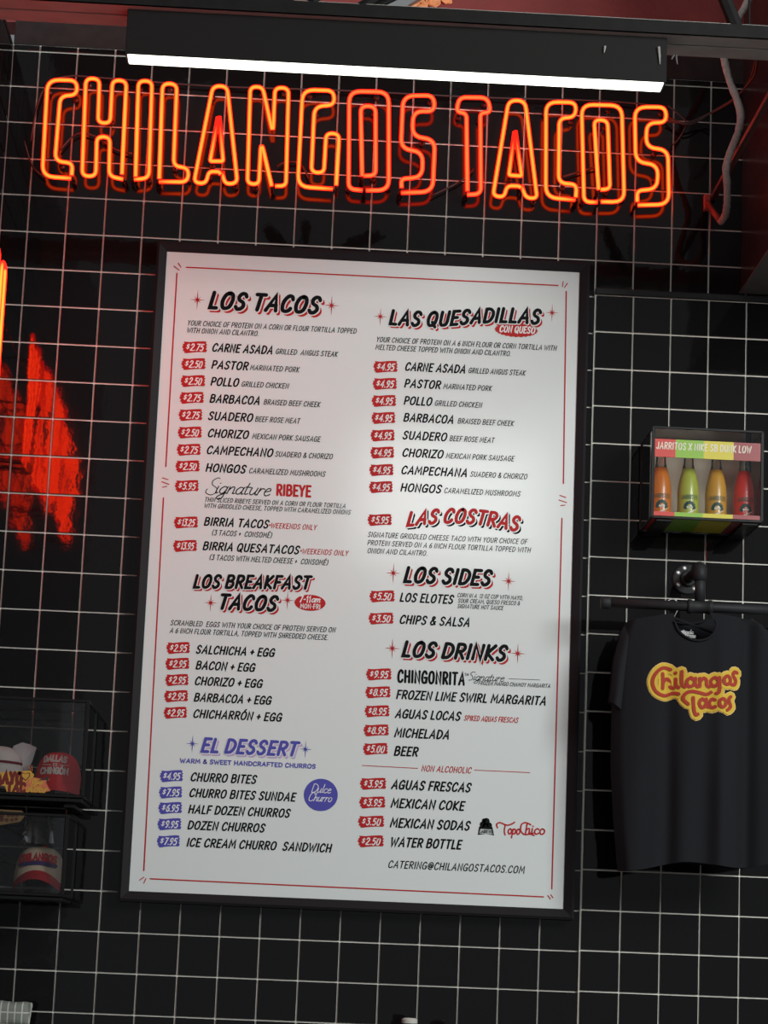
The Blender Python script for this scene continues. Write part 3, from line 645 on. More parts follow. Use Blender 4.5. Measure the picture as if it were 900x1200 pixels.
meta(pl.obj('metal_strap', mat('grey_galvanised', (.22, .23, .24), rough=.5, metal=.3), None, a), 'slanting grey metal strap beside the orange foam patch', 'strap')

# linear lamp
LY0, LY1 = -1.10, -1.035
lz0 = (jz(148, 69.5, LY0)+jz(779, 92, LY0))/2
lx0, lx1 = at(148, 69, LY0).x, at(779, 92, LY0).x
lm = thing('linear_lamp', ((lx0+lx1)/2, (LY0+LY1)/2, zj), 'long black linear ceiling lamp with a bright white diffuser above the neon letters', 'lamp')
mb = MB(); mb.box((lx0-.004, LY0-.004, lz0+.001), (lx1+.004, LY0, zj-.001), .001); mb.box((lx0-.004, LY1, lz0+.001), (lx1+.004, LY1+.004, zj-.001), .001)
mb.box((lx0-.004, LY0+.0002, zj-.006), (lx1+.004, LY1-.0002, zj-.0012))
mb.obj('housing', HOUSING, lm)
for x in (lx0-.004, lx1): MB().box((x, LY0+.0003, lz0+.002), (x+.0038, LY1-.0003, zj-.0065), .001).obj('end_cap', HOUSING, lm)
MB().box((lx0+.002, LY0+.002, lz0), (lx1-.002, LY1-.002, lz0+.006), .001).obj('diffuser', LED, lm)
# dust tufts
def tuft(px, py, L, y, parent=None):
    p_ = at(px, py, y); return [p_, p_+Vector((random.uniform(-.004, .004), 0, -L*.5)), p_+Vector((random.uniform(-.006, .006), 0, -L))]
mb = MB()
for px, py, L, y, r in ((772, 55, .045, LY0-.008, .0035), (709, 54, .018, LY0-.008, .003), (790, 60, .022, -.995, .004), (793, 60, .035, -.995, .003), (798, 60, .012, -.995, .003), (804, 61, .01, -.995, .003), (818, 61, .012, -.995, .004), (840, 63, .006, -.995, .003)):
    mb.tube(tuft(px, py, L, y), [r, r*.8, r*.3], 6)
meta(mb.obj('dust', DUST, None, at(790, 60, -.995)), 'grey dust clumps hanging under the joist and over the right end of the lamp', 'dust', kind='stuff')

# dusty hose
hs = thing('dusty_hose', at(852, 150, -.40), 'grey dust-covered hose hanging down the wall right of the neon sign', 'hose')
HP = [(886, -20, -.40), (876, 2, -.40), (866, 20, -.40), (853, 38, -.42), (847, 57, -.44), (850, 75, -.45), (855, 95, -.45), (863, 115, -.45), (868, 135, -.45), (865, 155, -.45), (857, 175, -.44), (851, 195, -.42), (852, 215, -.38), (852, 238, -.30), (850, 252, -.22), (845, 260, -.15)]
pts = catmull([tuple(at(a, b, y)) for a, b, y in HP], 5); random.seed(2)
MB().tube(pts, [.0102+random.uniform(-.0012, .0012) for _ in pts], 10).obj('sleeve', mat('hose_dust', (.42, .39, .37), rough=1, noise=.45, nscale=120, bump=.003, bscale=220), hs, smooth=True)
MB().tube([at(845, 260, -.15), at(838, 251, -.10), at(831, 241, -.04), at(829, 237, -.003)], [.010, .009, .010, .008], 10).obj('end_fitting', mat('fitting_red_lit', (.35, .05, .04), rough=.4), hs, smooth=True)  # red of the neon light is put into the fitting's colour
MB().box(at(825, 246, -.02), at(832, 230, -.001), .003).obj('clip', mat('clip_red_lit', (.35, .05, .04), rough=.5), hs)  # clip coloured red for the neon light on it

# black duct on the right with a bar
dx = at(868, 300, 0).x; dz = at(868, 343, 0).z
dk = thing('black_duct', (dx+.4, -1.0, dz), 'large black box duct coming out of the wall at the right photo edge', 'duct')
DUCT = mat('duct_gloss', (.035, .014, .016), rough=.25, noise=.3, nscale=6, bump=.0006, bscale=9)
MB().box((dx, -.96, dz+.002), (dx+.75, -.002, dz+1.05), .002).obj('casing', DUCT, dk)
MB().box((dx-.004, -.96, dz-.004), (dx+.75, -.002, dz+.0015), .001).obj('bottom_panel', mat('duct_underside', (.12, .12, .115), rough=.5, noise=.2), dk)
bz = at(833, 235, 0)
br = thing('angle_bar', (bz.x, -.8, bz.z), 'steel angle bar, red neon light in its colour, sloping up toward the viewer beside the black duct', 'bar')
mb = MB(); mb.box((bz.x-.003, -.96, bz.z), (bz.x+.002, -.003, bz.z+.014), .001); mb.box((bz.x+.0022, -.96, bz.z+.0), (bz.x+.014, -.003, bz.z+.003))
mb.obj('profile', mat('bar_red_lit', (.10, .05, .05), rough=.55), br)  # neon light on the steel is mixed into its base colour

# ------------------------------------------------------------------ t-shirt on a pipe rail
SY = RY-.215
pr = thing('pipe_rail', at(806, 680, RY), 'black iron pipe clothes rail bolted to the tiles above the t-shirt', 'clothes rail')
pa, pb = at(711, 704, SY), at(960, 718, SY)
pz = (pa.z+at(900, 717, SY).z)/2; pa.z = pb.z = pz
MB().tube([pa+Vector((-.012, 0, 0)), pb], .0135, 16).obj('pipe', IRON, pr, smooth=True)
MB().lathe((pa.x-.016, SY, pz), [(.0, -.001), (.016, 0), (.018, .004), (.018, .024), (.015, .027)], 16, axis='x').obj('end_cap', IRON, pr, smooth=True)
tx = at(820, 706, SY).x; ez = at(820, 668, SY).z
MB().lathe((tx, SY, pz), [(.0175, -.035), (.02, -.033), (.02, -.024), (.0178, -.022), (.0178, .022), (.02, .024), (.02, .033), (.0175, .035)], 16, axis='x').obj('tee_fitting', IRON, pr, smooth=True)
mb = MB(); mb.tube([Vector((tx, SY, pz+.015)), Vector((tx, SY, ez-.012))], .0145, 14); mb.obj('riser', IRON, pr, smooth=True)
mb = MB(); mb.tube(fillet([Vector((tx, SY, ez-.03)), Vector((tx, SY, ez+.008)), Vector((tx, SY+.05, ez+.008))], .03, 6), .0185, 14); mb.obj('elbow', IRON, pr, smooth=True)
mb = MB(); mb.tube([Vector((tx, SY+.04, ez+.008)), Vector((tx, RY-.012, ez+.008))], .0135, 14); mb.obj('arm', IRON, pr, smooth=True)
fc = Vector((tx, RY-.001, ez+.008))
fg = MB().lathe(fc, [(.044, 0), (.044, -.005), (.041, -.007), (.024, -.009), (.021, -.02), (.018, -.021)], 24, axis='y').obj('flange', IRON, pr)
for a in (2.6, 3.7, 1.9, 5.3):
    p_ = fc+Vector((.033*math.cos(a), -.007, .033*math.sin(a)))
    MB().lathe(p_, [(.0062, 0), (.0062, -.002), (.003, -.004)], 10, axis='y').obj('screw', SCREWM, fg)

def sh(px, py): p_ = at(px, py, SY); return p_.x, p_.z
ts = thing('t_shirt', at(812, 1016, SY), 'black t-shirt with red and yellow script logo hanging below the iron pipe', 't-shirt')
import bisect
def interp(t, tab):
    ks = [a for a, _ in tab]
    if t <= ks[0]: return tab[0][1]
    if t >= ks[-1]: return tab[-1][1]
    i = bisect.bisect_right(ks, t)-1; a, b = tab[i], tab[i+1]; f = (t-a[0])/(b[0]-a[0]); return a[1]+(b[1]-a[1])*f
EL = [(721, 745), (726, 735), (740, 728), (765, 722), (800, 719), (830, 717), (900, 716), (960, 719), (1020, 724)]
ER = [(721, 868), (732, 893), (750, 905), (800, 911), (900, 912), (1020, 906)]
def fold(x, z):
    t = (x-sh(715, 900)[0])/.48; d = min(1, max(0, (sh(800, 720)[1]-z)/.5))
    f = .020*math.exp(-((t-.30-.02*d)/.045)**2)*d - .022*math.exp(-((t-.60)/.05)**2)*d**.7 + .030*math.exp(-((t-.76)/.05)**2)
    f += .006*math.sin(t*23+d*2)*d
    return f
def surf_y(x, z):
    t = min(1, max(0, (x-sh(716, 900)[0])/.50)); return SY-.012-.055*math.sin(PI*t)**.6 + fold(x, z)
def front(u, v, back=False):
    neck = 722.5
    if not back:
        k = (u-.49)/.155; neck = 722 + (31*math.sqrt(max(0, 1-k*k)) if abs(k) < 1 else 0)+(abs(u-.49)-.17)*22*(abs(u-.49) > .17)
    else:
        neck = 722 + (abs(u-.49)-.17)*22*(abs(u-.49) > .17)+(6*math.sqrt(max(0, 1-((u-.49)/.17)**2)) if abs(u-.49) < .17 else 0)
    py = neck+(1017-neck)*v+4*math.sin(u*9+1)*v*v-4*v*u
    l, r = interp(py, EL), interp(py, ER); px = l+(r-l)*u; x, z = sh(px, py)
    ed = min(1, min(u, 1-u)/.05)
    if back: return (x, SY+.012+.015*math.sin(PI*u), z)
    y = surf_y(x, z); return (x, (SY+.010)*(1-ed**.5)+y*ed**.5, z)
MB().grid(lambda u, v: front(u, v), 70, 60).obj('front_panel', FABRIC, ts, smooth=True)
MB().grid(lambda u, v: front(u, v, True), 40, 30).obj('back_panel', FABRIC, ts, smooth=True)
cp = [front(.49+.15*math.sin(a), 0) for a in [(-PI/2)+PI*k/16 for k in range(17)]]
MB().tube([Vector(p_)+Vector((0, -.003, -.004)) for p_ in cp],   .0035, 8).obj('collar', FABRIC, ts, smooth=True)
cp = [front(.49+.165*math.sin(a), 0, True) for a in [(-PI/2)+PI*k/16 for k in range(17)]]
MB().tube([Vector(p_)+Vector((0, -.004, -.003)) for p_ in cp],   .0035, 8).obj('collar', FABRIC, ts, smooth=True)
# sleeves
def sleeve(pts_top, pts_bot, side):
    def fn(u, v):
        i = u*(len(pts_top)-1); k = min(int(i), len(pts_top)-2); f = i-k
        a = (pts_top[k][0]*(1-f)+pts_top[k+1][0]*f, pts_top[k][1]*(1-f)+pts_top[k+1][1]*f); b = (pts_bot[k][0]*(1-f)+pts_bot[k+1][0]*f, pts_bot[k][1]*(1-f)+pts_bot[k+1][1]*f)
        x, z = sh(a[0]+(b[0]-a[0])*v, a[1]+(b[1]-a[1])*v); return (x, SY-.006-.024*math.sin(PI*v)-.01*u, z)
    mb = MB().grid(fn, 14, 10); mb.grid(lambda u, v: (fn(u, v)[0], SY+.018, fn(u, v)[2]), 6, 4); mb.obj('sleeve', FABRIC2, ts, smooth=True)
sleeve([(742, 723), (727, 740), (718, 775), (713, 823)], [(746, 745), (740, 765), (734, 800), (728, 834)], 0)
sleeve([(880, 724), (902, 742), (912, 775), (918, 826)], [(876, 750), (886, 765), (894, 800), (902, 836)], 1)
# hanger
hg = thing('clothes_hanger', at(806, 716, SY), 'dark clothes hanger hooked over the iron pipe inside the t-shirt', 'hanger')
hx = at(788, 716, SY).x
q = [Vector((hx+.018*math.cos(a), SY, pz+.018*math.sin(a))) for a in [PI*1.15-PI*1.25*k/12 for k in range(13)]]
MB().tube(q+[Vector((hx+.004, SY, pz-.034))], .0016, 6).obj('hook', SCREWM, hg, smooth=True)
MB().tube([Vector((hx-.15, SY, pz-.10)), Vector((hx+.004, SY, pz-.034)), Vector((hx+.20, SY, pz-.10))], .004, 8).obj('shoulder_bar', FABRIC, hg, smooth=True)
# size label in the neck
mb = MB()
def nk(px, py, dy=-.001): x, z = sh(px, py); return (x, SY+.012+.012+dy, z)
def nmp(u, v, l): return (u, SY+.018-.002-l, v)
NM = lambda a, b: sh(a, b)
mb.add([nmp(*NM(795.5, 741.5), 0), nmp(*NM(817, 743.5), 0), nmp(*NM(816, 747), 0), nmp(*NM(799, 745.5), 0)], [(0, 1, 2, 3)], 0)
o_ = NM(798, 741.2); e_ = NM(814, 741); write(mb, 'ehodle', o_, (1, 0), (0, 1), e_[0]-o_[0], .011, .2, nmp, 0, .1, .0002, .06) if 'd' in PARSED else write(mb, 'ctioclc', o_, (1, 0), (0, 1), e_[0]-o_[0], .011, .2, nmp, 0, .1, .0002, .06)
o_ = NM(801, 745.3); e_ = NM(813, 745); write(mb, 'SMALL', o_, (1, 0), (0, 1), e_[0]-o_[0], .005, .2, nmp, 1, 0, .0006, .1)
mb.obj('neck_label', [WHITE, INK], ts, fixn=False)
# printed logo
YEL = mat('print_yellow', (.62, .40, .04), rough=.8); CREAM = mat('print_cream', (.70, .45, .16), rough=.8); PRED = mat('print_red', (.36, .035, .018), rough=.8)
def S2(cx, cy): return sh(740+cx/6.43, 760+cy/6.43)
def smp(u, v, l): return (u, surf_y(u, v)-.0012-l, v)
LOGO = [[(270, 178), (215, 165), (160, 205), (135, 270), (160, 340), (225, 372), (285, 355), (328, 362)], [(212, 208), (214, 260), (213, 318)], [(214, 275), (240, 247), (262, 265), (266, 305), (292, 318)],
 [(305, 203), (306, 206)], [(306, 250), (308, 295), (328, 314)], [(350, 195), (350, 285), (372, 312)], [(440, 262), (415, 243), (385, 270), (395, 305), (425, 305), (444, 280)], [(450, 248), (448, 290), (466, 312)],
 [(482, 248), (482, 308)], [(484, 275), (508, 247), (530, 260), (532, 298), (552, 312)], [(615, 262), (592, 243), (562, 268), (572, 302), (600, 304), (620, 280)], [(626, 243), (627, 300), (622, 350), (600, 362)],
 [(682, 232), (660, 255), (665, 285), (690, 292), (710, 268), (702, 240), (682, 232)], [(765, 205), (742, 200), (732, 225), (752, 262), (742, 295), (715, 292)],
 [(565, 352), (530, 368), (480, 355), (420, 345), (375, 362), (358, 400), (395, 440)], [(432, 392), (436, 470), (450, 518), (468, 515)],
 [(520, 415), (498, 402), (478, 430), (490, 462), (512, 462), (526, 440)], [(530, 402), (530, 445), (545, 462)], [(592, 410), (570, 405), (552, 432), (565, 465), (595, 460)],
 [(648, 402), (625, 420), (628, 452), (652, 464), (674, 440), (668, 412), (648, 402)], [(712, 385), (698, 402), (702, 430), (710, 460), (685, 485)]]
u1 = abs(S2(100, 100)[0]-S2(0, 100)[0])/100
pm = MB()
for st_ in LOGO:
    q = [S2(*p_) for p_ in catmull(st_, 4)]
    ribbon(pm, q, 84*u1, smp, 1, 0); ribbon(pm, q, 70*u1, smp, 0, .0022); ribbon(pm, q, 25*u1, smp, 2, .0044)
pm.obj('printed_logo', [YEL, CREAM, PRED], ts, fixn=False)

# ------------------------------------------------------------------ drink display case
def case_frame(name, root, x0, x1, yf, yb, z0, z1, r=.005, m_=BLACKP):
    mb = MB()
    for x in (x0, x1):
        for y in (yf, yb): mb.box((x-r, y-r, z0), (x+r, y+r, z1), .001)
    for z in (z0, z1):
        for y in (yf, yb): mb.box((x0, y-r*.8, z-r*.8), (x1, y+r*.8, z+r*.8), .001)
        for x in (x0, x1): mb.box((x-r*.8, yf, z-r*.8), (x+r*.8, yb, z+r*.8), .001)
    return mb.obj(name, m_, root)
CYF, CYB = RY-.235, RY-.018
cx0, cx1 = at(765, 550, CYF).x, at(893, 560, CYF).x
cz1 = (at(766, 499, CYF).z+at(893, 508, CYF).z)/2; cz0 = (at(763, 604, CYF).z+at(893, 613, CYF).z)/2
dc = thing('display_case', ((cx0+cx1)/2, (CYF+CYB)/2, cz0), 'small clear acrylic wall case holding four soda bottles', 'display case')
case_frame('edge_frame', dc, cx0, cx1, CYF, CYB, cz0, cz1, .0042)
MB().box((cx0+.005, CYF-.001, cz0+.004), (cx1-.005, CYF+.001, cz1-.004)).obj('front_pane', ACRYL, dc)
for x in (cx0, cx1): MB().box((x-.001, CYF+.005, cz0+.004), (x+.001, CYB-.005, cz1-.004)).obj('side_pane', ACRYL, dc)
MB().box((cx0+.005, CYF+.005, cz1-.001), (cx1-.005, CYB-.005, cz1+.001)).obj('top_pane', ACRYL, dc)
MB().box((cx0+.036, CYB-.004, cz0+.005), (cx1-.012, CYB-.002, cz1-.02)).obj('back_pane', mat('beige_backing', (.80, .74, .58), rough=.6), dc)
for sx in (cx0+.012, cx1-.055):
    MB().box((sx, CYF-.002, cz0-.012), (sx+.045, CYB+.016, cz0-.0055), .002).obj('bracket_arm', BLACKP, dc)
FOUR = [mat('strip_red', (.56, .035, .025), rough=.35), mat('strip_green', (.22, .42, .025), rough=.35), mat('strip_yellow', (.58, .48, .02), rough=.35), mat('strip_dark_red', (.27, .025, .03), rough=.35)]
xs = [cx0+.003, at(791.5, 525, CYF).x, at(824.5, 525, CYF).x, at(859.5, 525, CYF).x, at(892, 525, CYF).x-.002]
hz1 = at(765, 514, CYF).z; hz0 = at(765, 535, CYF).z; lz1 = at(765, 599, CYF).z
for nm, za, zb in (('header_strip', hz0, hz1), ('base_strip', cz0+.004, lz1)):
    mb = MB()
    for k in range(4): mb.box((xs[k], CYF-.003, za), (xs[k+1], CYF-.0013, zb), 0, k)
    hd = mb.obj(nm, FOUR, dc)
    if nm == 'header_strip':
        mb = MB(); hm = lambda u, v, l: (u, CYF-.0034-l, v)
        o_ = at(769, 527.5, CYF); e_ = at(880, 532, CYF)
        write(mb, 'JARRITOS X NIKE SB DUNK LOW', (o_.x, o_.z+.004), (1, 0), (0, 1), e_.x-o_.x, .0185, .155, hm, 0, .05, .0002, .27)
        mb.obj('header_lettering', [mat('case_white', (.72, .66, .55), rough=.5)], hd, fixn=False)
mb = MB()
for k in range(4): mb.box((xs[k], CYF+.004, cz0-.003), (xs[k+1], CYB-.03, cz0+.002), 0, k)
mb.obj('base_board', FOUR, dc)
def bottle(px, py, liq, label):
    Yb = RY-.15
    zb = cz0+.0025; base = at(px, py, Yb); x = base.x
    t = thing('soda_bottle', (x, Yb, zb), label, 'bottle', 'soda bottles in the acrylic case')
    H = .222
    prof = [(.0, 0), (.026, 0), (.030, .004), (.0305, .03), (.0305, .085), (.029, .105), (.024, .13), (.0175, .155)]
    nk_ = [(.0175, .155), (.0145, .170), (.0135, .195), (.0138, .205), (.0155, .208), (.0155, .212), (.013, .214), (.013, .220)]
    lm_ = bpy.data.materials.new('liquid'); lm_.use_nodes = True; b = lm_.node_tree.nodes['Principled BSDF']
    b.inputs['Base Color'].default_value = (*liq, 1); b.inputs['Roughness'].default_value = .3; b.inputs['Coat Weight'].default_value = .15; b.inputs['Subsurface Weight'].default_value = .3; b.inputs['Subsurface Radius'].default_value = (.02, .02, .02)
    MB().lathe((x, Yb, zb), prof, 24).obj('body', lm_, t, smooth=True)
    MB().lathe((x, Yb, zb), nk_, 20).obj('neck', clear_mat('bottle_glass', (.90, .90, .84), .14), t, smooth=True)
    MB().lathe((x, Yb, zb), [(.0155, .2185), (.0165, .2205), (.0145, .2265), (.006, .2275)], 21).obj('crown_cap', mat('cap_paint', liq, rough=.4), t)
    # printed label wrapped round the body
    def bm_(u, v, l):
        a = u/.0312; h = v; r = .0312+l; 
        if h > .085: r = .0312-(h-.085)*.12+l
        return (x+math.sin(a)*r, Yb-math.cos(a)*r, zb+h)
    mb = MB()
    write(mb, 'JARRITOS', (-.025, .064), (1, .0), (0, 1), .050, .0115, .12, bm_, 1, 0, .0005, .2)
    for a in range(7):
        an = PI*a/6; cxx = .013*math.cos(an); czz = .040+.014*math.sin(an)
        mb.add([bm_(cxx+.0052*math.cos(k*PI/4), czz+.0052*math.sin(k*PI/4), .0003+a*1e-5) for k in range(8)], [tuple(range(8))], 2)
    mb.add([bm_(a, b_, .0002) for a, b_ in ((-.011, .034), (.011, .034), (.010, .048), (-.010, .048))], [(0, 1, 2, 3)], 2)
    for a, b_ in (): mb.add([bm_(a+.0035*math.cos(k*PI/3), b_+.0035*math.sin(k*PI/3), .0006) for k in range(6)], [tuple(range(6))], 3)
    mb.add([bm_(a, b_, .0007) for a, b_ in ((-.009, .0385), (.009, .0385), (.008, .0435), (.003, .0425), (0, .0465), (-.003, .0425), (-.008, .0435))], [(0, 1, 2, 3, 4, 5, 6)], 0)
    sw_ = [(-.026, .030), (-.024, .024), (-.016, .022), (.0, .028), (.026, .040)]; lo = [(-.026, .030), (-.023, .019), (-.014, .015), (.0, .023), (.026, .040)]
    a_, b2 = catmull(sw_, 4), catmull(lo, 4); n = len(a_)
    mb.add([bm_(*q, .0009) for q in a_]+[bm_(*q, .0009) for q in b2], [(i, i+1, n+i+1, n+i) for i in range(n-1)], 0)
    write(mb, 'SB', (.006, .013), (1, 0), (0, 1), .016, .012, .26, bm_, 3, .1, .0004)
    mb.obj('printed_label', [mat('label_white', (.72, .66, .56), rough=.5), mat('label_ink', (.02, .10, .07), rough=.5), mat('label_green', (.01, .06, .05), rough=.5), mat('label_pink', (.75, .25, .15), rough=.5)], t, fixn=False)
bottle(773.5, 606, (.62, .17, .01), 'orange soda bottle, leftmost in the acrylic case')
bottle(806, 607, (.42, .46, .06), 'pale lime green soda bottle second from left in the acrylic case')
bottle(838.5, 608, (.60, .30, .03), 'amber yellow soda bottle between the green and the red one')
bottle(871.5, 609, (.66, .03, .018), 'bright red soda bottle, rightmost in the acrylic case')

# ------------------------------------------------------------------ cap cases, lower left
UYF, UYB = -.29, -.02
ux1 = at(99.5, 880, UYF).x; uz1 = jz(60, 820, UYF); uz0 = jz(60, 932, UYF)
uc = thing('display_case', (ux1-.2, (UYF+UYB)/2, uz0), 'clear acrylic wall case holding a red and a white cap', 'display case')
def cap_case(root, x0, x1, z0, z1, yf, yb):
    case_frame('edge_frame', root, x0, x1, yf, yb, z0, z1, .0048)
    MB().box((x0+.006, yf-.001, z0+.005), (x1-.006, yf+.001, z1-.005)).obj('front_pane', ACRYL, root)
    for x in (x0, x1): MB().box((x-.001, yf+.006, z0+.005), (x+.001, yb-.006, z1-.005)).obj('side_pane', ACRYL, root)
    MB().box((x0+.006, yf+.006, z1-.001), (x1-.006, yb-.006, z1+.001)).obj('top_pane', ACRYL, root)
    MB().box((x0+.0, yf+.002, z0-.016), (x1+.0, yb-.001, z0-.005), .002).obj('shelf_base', BLACKP, root)
cap_case(uc, ux1-.42, ux1, uz0, uz1, UYF, UYB)
for sx in (-.05, -.30): MB().box((ux1+sx, UYF+.02, uz0-.030), (ux1+sx+.03, UYB+.018, uz0-.0165), .002).obj('bracket_arm', BLACKP, uc)
lx_ = at(76, 1000, UYF).x; l_z1 = jz(40, 950, UYF); l_z0 = jz(40, 1048, UYF)
lc = thing('display_case', (lx_-.2, (UYF+UYB)/2, l_z0), 'clear acrylic wall case with a cream cap, below the case of the red cap', 'display case')
cap_case(lc, lx_-.40, lx_, l_z0, l_z1-.01, UYF, UYB)

def cap(name_label, cx, cz, W, H, Yc, crown_m, brim_m, texts, group=None, drop=.25, fwd=.07, button=None, bd=.022):
    """baseball cap facing the viewer; cx,cz: centre of the crown's lower edge"""
    t = thing('baseball_cap', (cx, Yc, cz-.02), name_label, 'cap', group)
    D = W*.55
    def cr(u, v, e=0):
        a = PI*(u*2-1)        # around
        h = v; r = math.cos(h*PI/2)**.62 if v < 1 else 0
        z = cz+H*(math.sin(h*PI/2)**.95)
        x = cx+(W/2+e)*r*math.sin(a); y = Yc-(D+e)*r*math.cos(a)*.9
        return (x, y, z+e*.5*v-drop*W*.35*math.sin(a)**2*(1-v)**2*(1 if math.cos(a) > 0 else 0))
    MB().grid(cr, 32, 12).obj('crown', crown_m, t, smooth=True)
    def bf(u, v, dz=0):
        a = (u-.5)*PI*.92; x = cx+(W/2*.97+v*.002)*math.sin(a); y = Yc-D*.9*math.cos(a)-v*fwd*math.cos(a)
        z = cz+.004+.0-drop*W*.35*(math.sin(a)**2)*(1) - v*bd+dz
        return (x, y, z)
    mb = MB().grid(lambda u, v: bf(u, v), 24, 6); mb.grid(lambda u, v: bf(u, v, -.003), 24, 6)
    mb.grid(lambda u, v: bf(u, 1, -.003*v), 24, 1); mb.obj('brim', brim_m, t, smooth=True)
    if button: MB().lathe((cx+.01, Yc-.0, cz+H-.001), [(.008, 0), (.007, .004), (.003, .006)], 10).obj('button', button, t, smooth=True)
    def cm(u, v, l):
        v_ = min(.97, max(0.02, math.asin(min(1, max(0, (v/H)))**(1/.95))/(PI/2))); r = math.cos(v_*PI/2)**.62
        sa = max(-.98, min(.98, u/(W/2*r))); a = math.asin(sa)
        return (cx+(W/2+.001+l)*r*math.sin(a), Yc-(D*.9+.0016+l)*r*math.cos(a), cz+v+l)
    mats_ = []; mb = MB()
    for tx_ in texts:
        s_, u0, v0, wd_, h_, wt, m_, wp = tx_
        if m_ not in mats_: mats_.append(m_)
        mi = mats_.index(m_); lf = .0003+.0004*len(mats_)
        if s_ is None: ribbon(mb, [(u0+wd_*k/8, v0+(wp(k/8)*h_ if wp else 0)) for k in range(9)], wt, cm, mi, lf)
        else: write(mb, s_, (u0, v0), (1, 0), (0, 1), wd_, h_, wt, cm, mi, 0, lf, .18, .3, wp)
    if texts: mb.obj('cap_lettering', mats_, t, fixn=False)
    return t
CAPR = mat('cap_red_cloth', (.58, .02, .025), rough=.85); CAPW = mat('cap_white_cloth', (.68, .64, .62), rough=.9); CAPC = mat('cap_cream_cloth', (.66, .54, .40), rough=.9)
OFFW = mat('thread_white', (.62, .55, .52), rough=.9); NAVY = mat('thread_violet', (.05, .03, .14), rough=.9); TRED = mat('thread_red', (.50, .016, .028), rough=.9); MAR = mat('band_maroon', (.16, .008, .02), rough=.9)
s_ = 1/410.
GR = 'caps shown in the acrylic wall cases'
c0 = at(65, 925, -.20)
cap('red cap lettered DALLAS ES CHINGON in the upper acrylic case', c0.x, uz0+.038, .128, .088, -.15, CAPR, CAPR,
    [('DALLAS', -.036, .056, .060, .016, .30, OFFW, lambda t: .25*math.sin(t*PI)), ('ES', -.010, .046, .011, .007, .26, OFFW, None), (None, -.038, .049, .022, .0, .0018, OFFW, None), (None, .008, .049, .022, 0, .0018, OFFW, None),
     ('CHINGóN', -.042, .024, .072, .016, .28, OFFW, lambda t: .1*math.sin(t*PI))], GR, drop=.2, fwd=.035)
c0 = at(43, 1030, -.20)
cap('cream cap with a red brim lettered CHILANGOS in the lower acrylic case', c0.x, l_z0+.062, .136, .068, -.15, CAPC, TRED,
    [(None, -.046, .016, .092, .008, .012, NAVY, lambda t: .9*math.sin(t*PI)), ('CHILANGOS', -.048, .022, .096, .019, .25, TRED, lambda t: .4*math.sin(t*PI))], GR, drop=.70, fwd=.04, button=TRED)
c0 = at(-6, 925, -.20)
cap('white cap with a maroon band at the left photo edge in the upper acrylic case', c0.x, uz0+.038, .142, .098, -.15, CAPW, CAPW,
    [(None, -.069, .050, .138, .002, .007, MAR, lambda t: 1*math.sin(t*PI))], GR, drop=.2, fwd=.03)
# crumpled white tissue sticking up behind the white cap
p0 = [at(a, b, -.06) for a, b in ((12, 884), (16, 874), (26, 870), (34, 872), (43, 876), (38, 892), (32, 906), (26, 922), (14, 922))]
mb = MB(); cen = at(27, 892, -.075)
vv = [cen]+p0+[at(27, 892, -.04)]; n = len(p0)
mb.add(vv, [(0, 1+i, 1+(i+1) % n) for i in range(n)]+[(n+1, 1+(i+1) % n, 1+i) for i in range(n)])
meta(mb.obj('paper_tissue', mat('tissue', (.66, .64, .66), rough=1), None, at(27, 922, -.06)), 'folded white paper tissue between the white cap and the red cap', 'tissue')
# sticker on the upper case's front pane: word art
sm_ = lambda u, v, l: (u, UYF-.0016-l, v)
def U2(a, b): p_ = at(a, b, UYF); return (p_.x, p_.z)
SYEL = mat('sticker_gold', (.48, .27, .04), rough=.5); SMAR = mat('sticker_maroon', (.13, .012, .008), rough=.5); SOR = mat('sticker_orange', (.50, .13, .06), rough=.5); SPK = mat('sticker_dark', (.03, .02, .02), rough=.5)
mb = MB()
pg = lambda pts, mi, l: mb.add([sm_(*U2(a, b), l) for a, b in pts], [tuple(range(len(pts)))], mi)
pg([(-6, 910), (2, 905), (36, 903), (40, 908), (38, 915), (42, 928), (8, 928), (6, 921), (-6, 920)], 0, .0001)
for t_, a, b, c_, h_, mi in (('AYO', 3, 917.5, 25, 11.5, 1), ('TAC', 8.5, 927.5, 29, 9.5, 1), ('M', -6, 919, 1, 9, 1)):
    o_ = U2(a, b); e_ = U2(c_, b); write(mb, t_, o_, (1, 0), (0, 1), e_[0]-o_[0], h_*.00245, .34, sm_, mi, 0, .0004, .28)
for r_, mi, l in ((5.6, 1, .0006), (4.2, 0, .0008)):
    q = [(30+r_*1.0*math.sin(t)**3*1.05, 909.5-r_*(.85*math.cos(t)-.33*math.cos(2*t)-.12*math.cos(3*t))) for t in [2*PI*k/20 for k in range(20)]]; pg(q, mi, l)
pg([(27, 922), (32, 914), (40, 911), (50, 913), (57, 911), (58, 914), (54, 917), (59, 927), (46, 929), (26, 927)], 2, .0002)
for t_, a, b, c_, h_ in (('Tacos', 33, 917.5, 52, 9), ('are', 36, 922.5, 49, 9), ('cnocncor', 30, 927.8, 56, 9)):
    o_ = U2(a, b); e_ = U2(c_, b); write(mb, t_, o_, (1, 0), (0, 1), e_[0]-o_[0], h_*.00245, .13, sm_, 0, .2, .0006, .05)
pg([(44, 915), (52, 912), (57, 909.5), (57.5, 912), (55.5, 918), (54.5, 914), (50, 914.5)], 3, .0007)
for a in ((33, 897, 36, 902), (37.5, 897, 37.8, 903)): ribbon(mb, [U2(a[0], a[1]), U2(a[2], a[3])], .002, sm_, 2, .0002)
meta(mb.obj('sticker', [SYEL, SMAR, SOR, SPK], None, at(28, 928, UYF)), 'gold and maroon lettered sticker on the front of the upper cap case', 'sticker')
